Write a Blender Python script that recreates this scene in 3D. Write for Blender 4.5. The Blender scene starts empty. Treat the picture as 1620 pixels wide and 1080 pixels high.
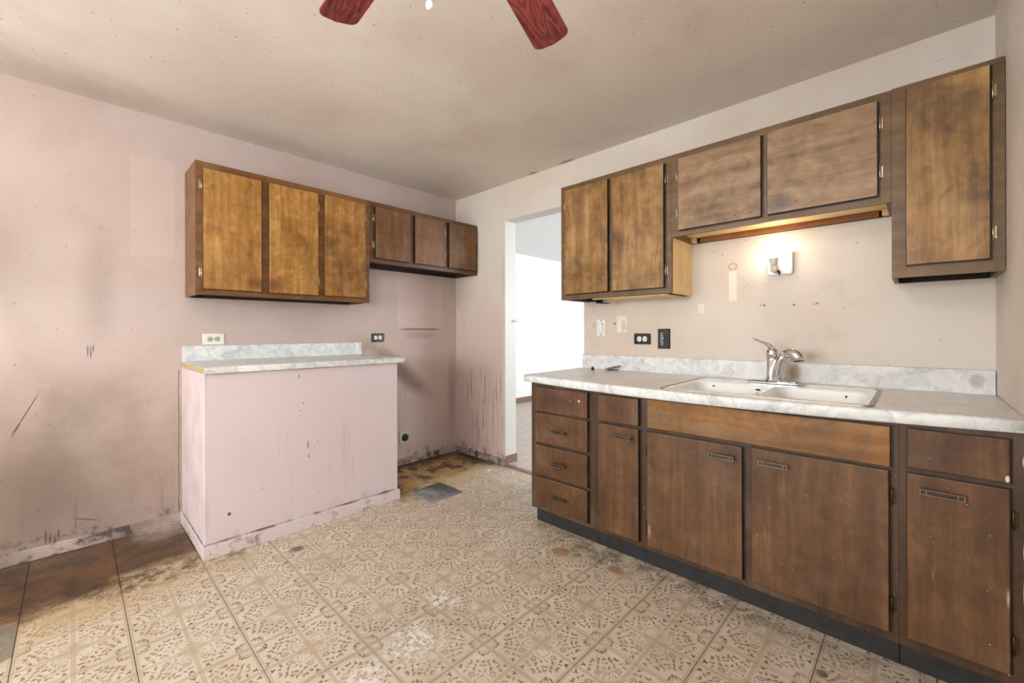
import bpy, bmesh, math, random
from mathutils import Vector, Matrix
R = math.radians
random.seed(7)
SC = bpy.context.scene
COL = SC.collection

# ------------------------------------------------------------------ camera
cam_data = bpy.data.cameras.new('camera')
cam_data.sensor_width = 36.0
cam_data.lens = 670.15 * 36.0 / 1620.0
cam_data.shift_y = -14.53 / 1620.0
cam_data.clip_start = 0.02
cam = bpy.data.objects.new('camera', cam_data)
COL.objects.link(cam)
cam.matrix_world = (Matrix.Translation((-2.6049, -3.2643, 1.1554)) @ Matrix.Rotation(R(43.898 - 90), 4, 'Z')
                    @ Matrix.Rotation(R(90), 4, 'X') @ Matrix.Rotation(R(-0.1438), 4, 'Z'))
SC.camera = cam

# ------------------------------------------------------------------ world, added fill lights, exposure
world = bpy.data.worlds.new('sky'); SC.world = world; world.use_nodes = True
bg = world.node_tree.nodes['Background']
bg.inputs[0].default_value = (0.80, 0.90, 1.0, 1); bg.inputs[1].default_value = 1.2

def area(name, loc, direction, sx, sy, watts, color):
    l = bpy.data.lights.new(name, 'AREA'); l.shape = 'RECTANGLE'; l.size = sx; l.size_y = sy
    l.energy = watts; l.color = color
    o = bpy.data.objects.new(name, l); COL.objects.link(o)
    o.location = loc; o.rotation_euler = Vector(direction).to_track_quat('-Z', 'Y').to_euler()
    return o
# unseen, added daylight fill: assumed kitchen windows, and inside the windowless next room
area('window_fill', (-5.50, -1.75, 1.50), (1, 0, 0.22), 2.3, 1.15, 105, (0.95, 0.98, 1.0))
area('window_fill', (-3.70, -3.64, 1.50), (0, 1, 0.22), 1.1, 1.15, 34, (0.95, 0.98, 1.0))
area('next_room_daylight_fill', (3.2, -3.40, 1.45), (0, 1, 0.25), 4.0, 1.9, 160, (0.93, 0.97, 1.0))

SC.view_settings.view_transform = 'Standard'
SC.view_settings.look = 'None'
SC.view_settings.gamma = 1.0
SC.view_settings.use_curve_mapping = False
SC.view_settings.exposure = 0.25
SC.cycles.use_adaptive_sampling = True; SC.cycles.adaptive_threshold = 0.1; SC.cycles.adaptive_min_samples = 12
SC.cycles.diffuse_bounces = 3; SC.cycles.glossy_bounces = 3; SC.cycles.max_bounces = 8
FAN_BULB = 57.0      # emission of the fan's light-kit bulbs
WALL_BULB = 32.0     # emission of the bare bulb over the sink

# ------------------------------------------------------------------ mesh helpers
def lin(c):
    return tuple(((v / 255) / 12.92 if v / 255 <= 0.04045 else ((v / 255 + 0.055) / 1.055) ** 2.4) for v in c) + (1.0,)

def box(bm, x0, x1, y0, y1, z0, z1, bevel=0.0, seg=2, mi=0, edges=None):
    vs = [bm.verts.new(p) for p in ((x0,y0,z0),(x1,y0,z0),(x1,y1,z0),(x0,y1,z0),(x0,y0,z1),(x1,y0,z1),(x1,y1,z1),(x0,y1,z1))]
    fs = [bm.faces.new([vs[i] for i in f]) for f in ((0,3,2,1),(4,5,6,7),(0,1,5,4),(1,2,6,5),(2,3,7,6),(3,0,4,7))]
    for f in fs: f.material_index = mi
    if bevel > 0:
        es = set(e for f in fs for e in f.edges)
        if edges: es = [e for e in es if edges(e)]
        r = bmesh.ops.bevel(bm, geom=list(es), offset=bevel, segments=seg, affect='EDGES', profile=0.5)
        for f in r['faces']: f.material_index = mi
    return fs

def frame_of(d):
    d = d.normalized()
    a = Vector((0, 0, 1)) if abs(d.z) < 0.95 else Vector((1, 0, 0))
    u = d.cross(a).normalized(); return u, d.cross(u).normalized()

def tube(bm, pts, rads, n=12, cap=True, mi=0, squash=None):
    pts = [Vector(p) for p in pts]; rings = []
    if not hasattr(rads, '__len__'): rads = [rads] * len(pts)
    up = None
    for i, p in enumerate(pts):
        d = (pts[min(i + 1, len(pts) - 1)] - pts[max(i - 1, 0)])
        if up is None: u, v = frame_of(d)
        else:
            d = d.normalized(); u = (up - d * up.dot(d)).normalized(); v = d.cross(u)
        up = u
        sq = squash[i] if squash else 1.0
        rings.append([bm.verts.new(p + (u * math.cos(2 * math.pi * k / n) + v * sq * math.sin(2 * math.pi * k / n)) * rads[i]) for k in range(n)])
    for a, b in zip(rings, rings[1:]):
        for k in range(n):
            f = bm.faces.new((a[k], a[(k + 1) % n], b[(k + 1) % n], b[k])); f.smooth = True; f.material_index = mi
    if cap:
        for r_, rev in ((rings[0], True), (rings[-1], False)):
            f = bm.faces.new(r_[::-1] if rev else r_); f.material_index = mi

def lathe(bm, origin, axis, prof, n=24, mi=0):
    """prof: (radius, height) pairs along axis"""
    o = Vector(origin); d = Vector(axis).normalized(); u, v = frame_of(d); rings = []
    for r, h in prof:
        if r < 1e-6: rings.append([bm.verts.new(o + d * h)])
        else: rings.append([bm.verts.new(o + d * h + (u * math.cos(2*math.pi*k/n) + v * math.sin(2*math.pi*k/n)) * r) for k in range(n)])
    for a, b in zip(rings, rings[1:]):
        for k in range(n):
            if len(a) == 1 and len(b) == 1: continue
            if len(a) == 1: q = (a[0], b[(k+1) % n], b[k])
            elif len(b) == 1: q = (a[k], a[(k+1) % n], b[0])
            else: q = (a[k], a[(k+1) % n], b[(k+1) % n], b[k])
            f = bm.faces.new(q); f.smooth = True; f.material_index = mi
    for r_ in (rings[0], rings[-1]):
        if len(r_) > 2:
            f = bm.faces.new(r_); f.material_index = mi

def rrect(w, h, r, seg=5):
    pts = []
    for cx, cy, a0 in ((w/2-r, h/2-r, 0), (-w/2+r, h/2-r, 90), (-w/2+r, -h/2+r, 180), (w/2-r, -h/2+r, 270)):
        for k in range(seg + 1):
            a = R(a0 + 90 * k / seg); pts.append((cx + r * math.cos(a), cy + r * math.sin(a)))
    return pts

def plate(bm, origin, ex, ey, en, poly, t, chamfer=0.0, mi=0):
    """prism of a 2-D outline, ex/ey in plane, en outward normal, optional chamfered front"""
    o, ex, ey, en = Vector(origin), Vector(ex), Vector(ey), Vector(en)
    P = lambda p, s, h: bm.verts.new(o + ex * p[0] * s[0] + ey * p[1] * s[1] + en * h)
    w = max(abs(p[0]) for p in poly) or 1; hh = max(abs(p[1]) for p in poly) or 1
    one = (1, 1); sc = (1 - chamfer / w, 1 - chamfer / hh)
    rings = [[P(p, one, 0) for p in poly]]
    if chamfer > 0: rings.append([P(p, one, t - chamfer) for p in poly]); rings.append([P(p, sc, t) for p in poly])
    else: rings.append([P(p, one, t) for p in poly])
    n = len(poly)
    for a, b in zip(rings, rings[1:]):
        for k in range(n):
            f = bm.faces.new((a[k], a[(k+1) % n], b[(k+1) % n], b[k])); f.material_index = mi
    for r_ in (rings[0][::-1], rings[-1]):
        f = bm.faces.new(r_); f.material_index = mi

def obj(name, bm, mats, parent=None):
    if not isinstance(mats, (list, tuple)): mats = [mats]
    bmesh.ops.recalc_face_normals(bm, faces=bm.faces[:])
    if parent is not None:
        off = parent.matrix_world.translation if parent.parent is None else WLOC[parent.name]
        bmesh.ops.translate(bm, verts=bm.verts[:], vec=-Vector(WLOC[parent.name]))
    me = bpy.data.meshes.new(name); bm.to_mesh(me); bm.free()
    for m in mats: me.materials.append(m)
    o = bpy.data.objects.new(name, me); COL.objects.link(o)
    if parent is not None:
        o.parent = parent; WLOC[o.name] = WLOC[parent.name]
    else: WLOC[o.name] = (0, 0, 0)
    return o
WLOC = {}

def thing(name, label, cat, loc, group=None):
    o = bpy.data.objects.new(name, None); COL.objects.link(o)
    o.location = loc; o.empty_display_size = 0.05; WLOC[o.name] = tuple(loc)
    o['label'] = label; o['category'] = cat
    if group: o['group'] = group
    return o
def struct(o, label=None, cat=None):
    o['kind'] = 'structure'
    if label: o['label'] = label
    if cat: o['category'] = cat
    return o
def B(): return bmesh.new()

# ------------------------------------------------------------------ node helpers
class NT:
    def __init__(s, name):
        s.mat = bpy.data.materials.new(name); s.mat.use_nodes = True
        s.t = s.mat.node_tree; s.t.nodes.clear()
        s.out = s.t.nodes.new('ShaderNodeOutputMaterial')
        s._pos = None; s._nz = {}; s._pl = {}
    def n(s, typ, ins=None, **props):
        nd = s.t.nodes.new('ShaderNode' + typ)
        for k, v in props.items(): setattr(nd, k, v)
        for k, v in (ins or {}).items(): s.set(nd.inputs[k], v)
        return nd
    def set(s, sock, v):
        if isinstance(v, bpy.types.NodeSocket): s.t.links.new(v, sock)
        else:
            if sock.type == 'RGBA' and len(v) == 3: v = tuple(v) + (1,)
            sock.default_value = v
    @property
    def pos(s):
        if s._pos is None: s._pos = s.n('NewGeometry').outputs['Position']
        return s._pos
    def m(s, op, a, b=0.0, c=None, clamp=False):
        nd = s.n('Math', {0: a, 1: b}, operation=op, use_clamp=clamp)
        if c is not None: s.set(nd.inputs[2], c)
        return nd.outputs[0]
    def noise(s, scale, vec=None, detail=4, rough=0.55, dist=0.0, color=False):
        key = (scale, id(vec) if vec is None else vec.node.name, detail, rough, dist)
        if key in s._nz: return s._nz[key].outputs['Color' if color else 'Fac']
        nd = s.n('TexNoise', {'Vector': vec if vec is not None else s.pos, 'Scale': scale, 'Detail': detail, 'Roughness': rough, 'Distortion': dist})
        s._nz[key] = nd
        return nd.outputs['Color' if color else 'Fac']
    def map(s, vec=None, loc=(0,0,0), rot=(0,0,0), scale=(1,1,1), typ='POINT'):
        return s.n('Mapping', {'Vector': vec if vec is not None else s.pos, 'Location': loc, 'Rotation': rot, 'Scale': scale}, vector_type=typ).outputs[0]
    def rng(s, v, a, b, c=0.0, d=1.0, smooth=True):
        return s.n('MapRange', {0: v, 1: a, 2: b, 3: c, 4: d}, interpolation_type='SMOOTHSTEP' if smooth else 'LINEAR', clamp=True).outputs[0]
    def mix(s, f, a, b, mode='MIX'):
        nd = s.n('Mix', {0: f, 6: a, 7: b}, data_type='RGBA', blend_type=mode)
        return nd.outputs[2]
    def ramp(s, f, stops):
        nd = s.n('ValToRGB', {0: f}); e = nd.color_ramp.elements
        while len(e) < len(stops): e.new(0.5)
        for i, (p, c) in enumerate(stops): e[i].position = p; e[i].color = tuple(c)[:3] + (1,)
        return nd.outputs[0]
    def rel(s, c, r, vec=None):
        """(p - c) / r"""
        return s.n('VectorMath', {0: vec if vec is not None else s.pos, 1: tuple(1.0 / v for v in r), 2: tuple(-a / b for a, b in zip(c, r))}, operation='MULTIPLY_ADD').outputs[0]
    def length(s, v): return s.n('VectorMath', {0: v}, operation='LENGTH').outputs['Value']
    def blob(s, c, r, soft=0.6, rot=(0,0,0), jag=0.0, jscale=6.0, vec=None):
        """soft ellipsoidal stain mask around world point c with radii r; jag roughens its outline"""
        d = s.length(s.map(vec, loc=c, rot=rot, scale=r, typ='TEXTURE') if any(rot) else s.rel(c, r, vec))
        if jag: d = s.m('ADD', d, s.m('MULTIPLY', s.m('SUBTRACT', s.noise(5.0 if jscale < 8 else (14.0 if jscale < 22 else 32.0), detail=3, rough=0.68), 0.5), jag))
        return s.rng(d, 1.0, 1.0 - soft)
    def specks(s, scale, size, keep, plane='yz'):
        """scattered dots on a plane: fraction keep of the voronoi cells carry a dot, size = largest radius in cells"""
        if plane not in s._pl:
            x = s.n('SeparateXYZ', {0: s.pos})
            s._pl[plane] = s.n('CombineXYZ', {0: x.outputs['xyz'.index(plane[0])], 1: x.outputs['xyz'.index(plane[1])], 2: 0.0}).outputs[0]
        v = s.n('TexVoronoi', {'Vector': s._pl[plane], 'Scale': scale, 'Randomness': 1.0}, voronoi_dimensions='2D')
        sep = s.n('SeparateColor', {0: v.outputs['Color']})
        ok = s.m('LESS_THAN', sep.outputs[0], keep)
        sz = s.m('MULTIPLY', s.m('POWER', sep.outputs[1], 2.5), size * 0.85)
        sz = s.m('ADD', sz, size * 0.15)
        return s.m('MULTIPLY', ok, s.rng(v.outputs['Distance'], sz, s.m('MULTIPLY', sz, 0.6)))
    def done(s, color, rough=0.5, metal=0.0, bump=None, bstr=0.2, bdist=0.002, spec=0.5, emit=None, estr=0.0, coat=0.0):
        p = s.n('BsdfPrincipled', {'Base Color': color, 'Roughness': rough, 'Metallic': metal, 'Specular IOR Level': spec, 'Coat Weight': coat})
        if emit is not None: s.set(p.inputs['Emission Color'], emit); s.set(p.inputs['Emission Strength'], estr)
        if bump is not None:
            b = s.n('Bump', {'Height': bump, 'Strength': bstr, 'Distance': bdist})
            s.t.links.new(b.outputs[0], p.inputs['Normal'])
        s.t.links.new(p.outputs[0], s.out.inputs[0])
        return s.mat

def plain(name, rgb, rough=0.5, metal=0.0, var=0.12, vscale=25, **kw):
    g = NT(name); c = lin(rgb)
    f = g.noise(vscale, detail=4)
    col = g.mix(f, tuple(v * (1 - var) for v in c[:3]), tuple(min(1, v * (1 + var)) for v in c[:3]))
    return g.done(col, g.rng(f, 0, 1, max(0.02, rough - 0.06), rough + 0.06), metal, **kw)

# ------------------------------------------------------------------ wall, ceiling and floor materials
def wall_paint(name, base, kind):
    g = NT(name)
    c = lin(base)[:3]
    big = g.noise(1.3, detail=4, rough=0.6)
    mid = g.noise(4.2, detail=4, rough=0.6, dist=0.2)
    col = g.mix(g.rng(big, 0.35, 0.7), c, tuple(v * k for v, k in zip(c, (0.93, 0.88, 0.84))))
    brown = lin((122, 100, 82))[:3]; dark = lin((52, 42, 36))[:3]
    S = lambda col, f, amt, colr: g.mix(g.m('MULTIPLY', f, amt), col, colr)
    streak = g.noise(1.0, g.map(scale=(62, 62, 2.2)), detail=4, rough=0.7)
    if kind == 'left':
        col = S(col, g.rng(mid, 0.5, 0.8), 0.13, brown)
        # handled, sooty zone low on the wall left of the counter
        low = g.blob((-2.75, 0, 0.25), (1.15, 1, 0.95), 0.95, jag=0.5, jscale=3)
        col = S(col, low, 0.72, lin((128, 105, 90))[:3])
        col = S(col, g.blob((-2.73, 0, 0.37), (0.26, 1, 0.34), 1.0, jag=0.5), 0.35, lin((100, 80, 68))[:3])
        col = S(col, g.blob((-2.52, 0, 0.78), (0.30, 1, 0.26), 1.0, jag=0.5), 0.28, lin((110, 88, 74))[:3])
        col = S(col, g.blob((-2.9, 0, 1.55), (0.35, 1, 0.5), 0.95, jag=0.6, jscale=3), 0.35, brown)
        col = S(col, g.blob((-2.50, 0, 1.42), (0.12, 1, 0.45), 0.95, jag=0.5), 0.28, brown)
        # darker diagonal band and patches right of the counter base
        col = S(col, g.blob((-0.62, 0, 0.82), (0.55, 1, 0.13), 0.9, rot=(0, R(38), 0), jag=0.6, jscale=5), 0.8, lin((112, 84, 72))[:3])
        col = S(col, g.blob((-0.80, 0, 0.42), (0.22, 1, 0.36), 0.9, jag=0.6, jscale=4), 0.6, lin((124, 98, 88))[:3])
        col = S(col, g.blob((-0.06, 0, 0.55), (0.07, 1, 0.5), 0.9, jag=0.5), 0.35, brown)
        # greasy shelf line left on the paint
        col = S(col, g.blob((-0.41, 0, 1.13), (0.24, 1, 0.05), 0.9, jag=0.9, jscale=10), 0.30, brown)
        # pale rectangles where things hung
        def rect(cx, cz, hx, hz, soft):
            v = g.n('SeparateXYZ', {0: g.map(loc=(cx, 0, cz), scale=(hx, 1, hz), typ='TEXTURE')})
            return g.rng(g.m('MAXIMUM', g.m('ABSOLUTE', v.outputs[0]), g.m('ABSOLUTE', v.outputs[2])), 1.0, 1.0 - soft)
        col = S(col, rect(-0.41, 1.185, 0.245, 0.011, 0.5), 0.75, lin((118, 92, 76))[:3])
        col = S(col, rect(-0.41, 1.46, 0.245, 0.265, 0.06), 0.35, lin((222, 198, 192))[:3])
        col = S(col, rect(-2.27, 1.90, 0.105, 0.30, 0.08), 0.20, lin((226, 206, 200))[:3])
        # drips, scuffs, streaks
        drip = g.m('MULTIPLY', g.rng(streak, 0.57, 0.70), g.m('MAXIMUM', g.blob((-2.25, 0, 0.45), (0.22, 1, 0.55), 0.8), g.blob((-2.6, 0, 0.2), (0.3, 1, 0.3), 0.8)))
        col = S(col, drip, 0.4, dark)
        col = S(col, g.m('MULTIPLY', g.rng(streak, 0.55, 0.7), g.blob((-0.45, 0, 0.45), (0.6, 1, 0.5), 0.7)), 0.45, brown)
        col = S(col, g.blob((-2.762, 0, 0.761), (0.0032, 1, 0.135), 0.6, rot=(0, R(24), 0), jag=0.5, jscale=30), 0.85, dark)
        col = S(col, g.blob((-2.80, 0, 0.675), (0.007, 1, 0.045), 0.7, rot=(0, R(24), 0), jag=0.5, jscale=30), 0.7, dark)
        for dx, dz, h in ((-2.545, 1.06, 0.045), (-2.533, 1.05, 0.05), (-2.523, 1.07, 0.03)):
            col = S(col, g.blob((dx, 0, dz), (0.0035, 1, h), 0.6, jag=0.4, jscale=40), 0.8, dark)
        for dx, dz, h in ((-2.70, 0.10, 0.06), (-2.685, 0.09, 0.05), (-2.668, 0.07, 0.05), (-2.655, 0.10, 0.04)):
            col = S(col, g.blob((dx, 0, dz), (0.008, 1, h), 0.9, jag=1.0, jscale=30), 0.65, dark)
        col = S(col, g.blob((-2.55, 0, 0.145), (0.08, 1, 0.004), 0.7, rot=(0, R(22), 0), jag=0.4, jscale=30), 0.8, dark)
        # crack running up beside the counter base
        wob = g.m('MULTIPLY', g.m('SUBTRACT', g.noise(11, detail=3), 0.5), 0.016)
        xs = g.n('SeparateXYZ', {0: g.pos})
        crack = g.m('MULTIPLY', g.rng(g.m('ABSOLUTE', g.m('ADD', g.m('ADD', xs.outputs[0], 2.153), wob)), 0.0024, 0.0012), g.m('LESS_THAN', xs.outputs[2], 0.93))
        col = S(col, crack, 0.85, dark)
        # mould along the bottom
        mold = g.m('MULTIPLY', g.rng(xs.outputs[2], 0.16, 0.05), g.rng(g.noise(16, detail=4, rough=0.7), 0.5, 0.66))
        col = S(col, mold, 0.75, dark)
        col = S(col, g.specks(16, 0.060, 0.45, 'xz'), 0.8, dark)
        col = S(col, g.specks(42, 0.10, 0.22, 'xz'), 0.65, dark)
    elif kind == 'right':
        col = S(col, g.rng(mid, 0.55, 0.8), 0.16, brown)
        xs = g.n('SeparateXYZ', {0: g.pos})
        # left of the doorway: pinker, speckled and streaked
        jam = g.rng(xs.outputs[1], -0.72, -0.62)
        lowz = g.rng(xs.outputs[2], 1.75, 0.9)
        col = S(col, g.m('MULTIPLY', jam, lowz), 0.75, lin((206, 176, 170))[:3])
        col = S(col, g.m('MULTIPLY', jam, g.m('MULTIPLY', g.rng(streak, 0.51, 0.64), g.blob((0, -0.4, 0.5), (1, 0.42, 0.48), 0.6, jag=0.5))), 0.75, lin((96, 70, 58))[:3])
        col = S(col, g.m('MULTIPLY', g.m('MULTIPLY', jam, g.rng(g.m('ADD', xs.outputs[2], g.noise(6, detail=3)), 2.35, 1.5)), g.specks(34, 0.18, 0.40)), 0.8, dark)
        col = S(col, g.m('MULTIPLY', g.m('MULTIPLY', jam, g.rng(xs.outputs[2], 1.5, 0.9)), g.specks(80, 0.24, 0.22)), 0.6, dark)
        col = S(col, g.m('MULTIPLY', jam, g.m('MULTIPLY', g.rng(xs.outputs[2], 0.14, 0.05), g.rng(g.noise(16, detail=4, rough=0.7), 0.46, 0.62))), 0.8, dark)
        col = S(col, g.blob((0, -0.70, 1.65), (1, 0.10, 0.3), 0.9, jag=0.5), 0.2, brown)
        # sooty paint behind the counter
        col = S(col, g.blob((0, -1.9, 1.10), (1, 0.55, 0.22), 0.9, jag=0.4), 0.35, lin((206, 178, 164))[:3])
        def rect(cy, cz, hy, hz, soft, jag=0.12):
            nz = g.m('MULTIPLY', g.m('SUBTRACT', g.noise(45, detail=3), 0.5), jag * 2)
            v = g.n('SeparateXYZ', {0: g.map(loc=(0, cy, cz), scale=(1, hy, hz), typ='TEXTURE')})
            d = g.m('ADD', g.m('MAXIMUM', g.m('ABSOLUTE', v.outputs[1]), g.m('ABSOLUTE', v.outputs[2])), nz)
            return g.rng(d, 1.0, 1.0 - soft)
        bare = lin((240, 233, 216))[:3]
        p2 = rect(-1.798, 1.21, 0.037, 0.059, 0.08)
        p2 = g.m('MULTIPLY', p2, g.m('SUBTRACT', 1.0, g.blob((0, -1.812, 1.20), (1, 0.018, 0.045), 0.3, jag=0.6, jscale=30)))
        col = S(col, p2, 0.95, bare)
        col = S(col, rect(-2.325, 1.294, 0.020, 0.030, 0.1, 0.2), 0.8, bare)
        col = S(col, rect(-1.577, 1.206, 0.010, 0.018, 0.2, 0.15), 0.6, lin((196, 166, 120))[:3])
        col = S(col, rect(-2.500, 1.415, 0.022, 0.090, 0.1, 0.12), 0.85, bare)
        ring = g.length(g.map(loc=(0, -2.500, 1.525), scale=(1, 0.024, 0.020), typ='TEXTURE'))
        col = S(col, g.m('MULTIPLY', g.rng(ring, 1.1, 0.95), g.rng(ring, 0.6, 0.8)), 0.7, lin((170, 140, 100))[:3])
        for (yy, zz, rr) in ((-2.639, 1.302, 0.006), (-2.657, 1.298, 0.009), (-2.793, 1.295, 0.009), (-2.88, 1.294, 0.006), (-2.893, 1.297, 0.008), (-1.744, 1.213, 0.013),
                             (-2.56, 1.40, 0.004), (-2.40, 1.62, 0.005), (-2.445, 1.60, 0.006), (-3.05, 1.58, 0.005), (-1.78, 1.255, 0.005), (-1.80, 1.160, 0.006), (-3.0, 1.27, 0.004), (-3.33, 1.12, 0.004)):
            col = S(col, g.blob((0, yy, zz), (1, rr * 0.6, rr * 0.75), 0.4), 0.92, dark)
        col = S(col, g.specks(12, 0.040, 0.30), 0.7, dark)
        # old water mark above the doorway
        ar = g.length(g.map(loc=(0, -1.12, 2.16), scale=(1, 0.25, 0.17), typ='TEXTURE'))
        col = S(col, g.m('MULTIPLY', g.rng(ar, 1.04, 1.0), g.rng(ar, 0.95, 0.99)), 0.12, brown)
    else:
        col = S(col, g.rng(mid, 0.55, 0.8), 0.15, brown)
    bump = g.m('ADD', g.noise(55, detail=3), g.m('MULTIPLY', g.noise(5, detail=3), 1.6))
    return g.done(col, g.rng(mid, 0.3, 0.7, 0.42, 0.6), bump=bump, bstr=0.12, bdist=0.004, spec=0.35)

def ceiling_paint():
    g = NT('ceiling_paint')
    c = lin((240, 230, 218))[:3]
    big = g.noise(0.9, detail=4, rough=0.6); mid = g.noise(3.2, detail=4, rough=0.6, dist=0.5)
    col = g.mix(g.rng(big, 0.35, 0.68), c, lin((228, 214, 202))[:3])
    col = g.mix(g.m('MULTIPLY', g.rng(mid, 0.5, 0.85), 0.18), col, lin((176, 156, 138))[:3])
    dark = lin((70, 56, 46))[:3]
    # soft brown patches over the sink side, the range corner and along the left wall
    for c3, r3, a in (((-0.7, -1.9, 2.44), (0.9, 1.1, 1), 0.16), ((-0.35, -0.35, 2.44), (0.75, 0.5, 1), 0.08), ((-1.9, -0.12, 2.44), (1.4, 0.28, 1), 0.22), ((-2.7, -0.1, 2.44), (0.7, 0.45, 1), 0.4)):
        col = g.mix(g.m('MULTIPLY', g.blob(c3, r3, 0.95, jag=0.6, jscale=2.5), a), col, lin((138, 114, 98))[:3])
    col = g.mix(g.m('MULTIPLY', g.blob((-0.02, -1.35, 2.44), (0.035, 0.10, 1), 0.9, jag=0.4), 0.7), col, dark)
    col = g.mix(g.m('MULTIPLY', g.blob((-0.02, -1.02, 2.44), (0.03, 0.06, 1), 0.9, jag=0.4), 0.6), col, dark)
    col = g.mix(g.m('MULTIPLY', g.specks(16, 0.075, 0.5, 'xy'), 0.75), col, dark)
    col = g.mix(g.m('MULTIPLY', g.specks(45, 0.11, 0.3, 'xy'), 0.6), col, dark)
    bump = g.noise(60, detail=3)
    return g.done(col, 0.5, bump=bump, bstr=0.1, bdist=0.003, spec=0.35)

TX, TY, TW, TH = -2.15, -0.892, 0.302, 0.3015      # vinyl tile grid
def vinyl():
    g = NT('vinyl_tile_print')
    xyz = g.n('SeparateXYZ', {0: g.pos})
    # position inside the tile, in cm from its centre
    u = g.m('MULTIPLY', g.m('SUBTRACT', g.m('FRACT', g.m('DIVIDE', g.m('SUBTRACT', xyz.outputs[0], TX - 30 * TW), TW)), 0.5), 30.0)
    v = g.m('MULTIPLY', g.m('SUBTRACT', g.m('FRACT', g.m('DIVIDE', g.m('SUBTRACT', xyz.outputs[1], TY - 30 * TH), TH)), 0.5), 30.0)
    au, av = g.m('ABSOLUTE', u), g.m('ABSOLUTE', v)
    a, b = g.m('MAXIMUM', au, av), g.m('MINIMUM', au, av)
    wob = g.noise(110, detail=0, color=True)
    P = g.n('CombineXYZ', {0: a, 1: b, 2: 0.0}).outputs[0]
    Pw = g.n('VectorMath', {0: P, 1: g.n('VectorMath', {0: wob, 1: (0.9, 0.9, 0), 2: (-0.45, -0.45, 0)}, operation='MULTIPLY_ADD').outputs[0]}, operation='ADD').outputs[0]
    def ell(c, r, ang):
        ca, sa = math.cos(R(ang)), math.sin(R(ang))
        if r[0] == r[1]: return g.length(g.rel((c[0], c[1], 0), (r[0], r[1], 1), Pw))
        q = []
        for ux, uy, rr in ((ca, sa, r[0]), (-sa, ca, r[1])):
            dp = g.n('VectorMath', {0: Pw, 1: (ux / rr, uy / rr, 0)}, operation='DOT_PRODUCT').outputs['Value']
            q.append(g.m('SUBTRACT', dp, (c[0] * ux + c[1] * uy) / rr))
        return g.m('SQRT', g.m('MULTIPLY_ADD', q[0], q[0], g.m('MULTIPLY', q[1], q[1])))
    def union(lst):
        d = None
        for e in lst:
            x = ell(*e); d = x if d is None else g.m('MINIMUM', d, x)
        return g.rng(d, 1.12, 0.85)
    leaves = union([((8.9, 4.8), (1.0, .45), 35), ((11.7, 5.7), (1.15, .45), 105), ((9.9, 6.6), (1.0, .40), 50), ((6.9, 5.6), (.85, .36), 5),
                    ((8.3, 7.6), (.85, .36), -35), ((10.6, 8.0), (.95, .42), 20), ((10.5, 2.0), (1.0, .42), 75), ((11.2, 3.7), (.8, .36), -25), ((12.1, 6.6), (.6, .4), 20), ((9.3, 9.0), (.9,.4), 80), ((13.0, 10.9), (1.3, .40), 8), ((12.9, 11.9), (.9, .20), 30)])
    tulips = union([((12.9, 2.3), (.8, .42), 0), ((13.4, 2.9), (.55, .24), 40), ((13.4, 1.7), (.55, .24), -40),
                    ((11.5, 11.4), (.75, .42), 45)])
    thin = union([((5.0, 1.9), (.65, .2), 80), ((5.2, 3.3), (.55, .2), 100), ((5.0, 4.6), (.5, .22), 150), ((6.4, 1.3), (.4, .2), 20), ((6.4, 4.1), (.45, .2), 60), ((3.2, 3.2), (.5, .15), 45), ((3.9, 1.0), (.8, .13), 10)])
    fl = ell((7.7, 2.7), (1.25, 1.25), 0)
    petal = g.m('MULTIPLY', g.rng(fl, 1.05, 0.9), g.rng(fl, 0.45, 0.62))
    pit = g.rng(fl, 0.3, 0.2)
    band = g.rng(b, 0.62, 0.50)
    bandedge = g.m('MULTIPLY', g.rng(b, 0.66, 0.58), g.rng(b, 0.42, 0.52))
    seam = g.rng(a, 14.15, 14.3)
    seamedge = g.m('MULTIPLY', g.rng(a, 14.0, 14.1), g.rng(a, 14.35, 14.25))
    cen = g.rng(g.m('ADD', a, g.m('MULTIPLY', b, 0.8)), 5.4, 3.6)
    fade = g.rng(g.noise(2.6, detail=4), 0.25, 0.5, 0.75, 1.0)
    base = lin((218, 205, 187))[:3]
    nz = g.noise(9, detail=4, rough=0.6)
    col = g.mix(g.rng(nz, 0.35, 0.7), base, lin((206, 190, 169))[:3])
    tan = lin((176, 154, 122))[:3]; brown = lin((116, 80, 54))[:3]; red = lin((108, 68, 50))[:3]
    K = lambda col, f, amt, c: g.mix(g.m('MULTIPLY', g.m('MULTIPLY', f, amt), fade), col, c)
    col = K(col, cen, 0.45, tan); col = K(col, band, 0.55, tan); col = K(col, bandedge, 0.4, lin((138, 116, 92))[:3])
    col = K(col, seam, 0.45, tan); col = K(col, seamedge, 0.35, lin((138, 116, 92))[:3])
    leafcol = g.mix(g.rng(g.noise(45, detail=1), 0.4, 0.6), brown, lin((150, 122, 82))[:3])
    col = K(col, leaves, 0.82, leafcol); col = K(col, tulips, 0.9, red); col = K(col, thin, 0.7, brown)
    col = K(col, petal, 0.6, brown); col = K(col, pit, 0.7, red)
    wear = g.rng(g.noise(13, detail=4, rough=0.7), 0.44, 0.68)
    col = g.mix(g.m('MULTIPLY', wear, 0.30), col, lin((186, 170, 146))[:3])
    # ---- dirt and damage
    S = lambda col, f, amt, c: g.mix(g.m('MULTIPLY', f, amt), col, c)
    dirt = g.noise(3.0, detail=4, rough=0.65)
    col = S(col, g.rng(dirt, 0.5, 0.72), 0.28, lin((160, 138, 110))[:3])
    # amber water stain along the left wall
    stain = g.m('MAXIMUM', g.blob((-2.85, -0.25, 0), (0.85, 0.50, 1), 0.35, jag=0.8, jscale=5), g.blob((-2.32, -0.3, 0), (0.40, 0.36, 1), 0.5, jag=0.7, jscale=6))
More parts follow.
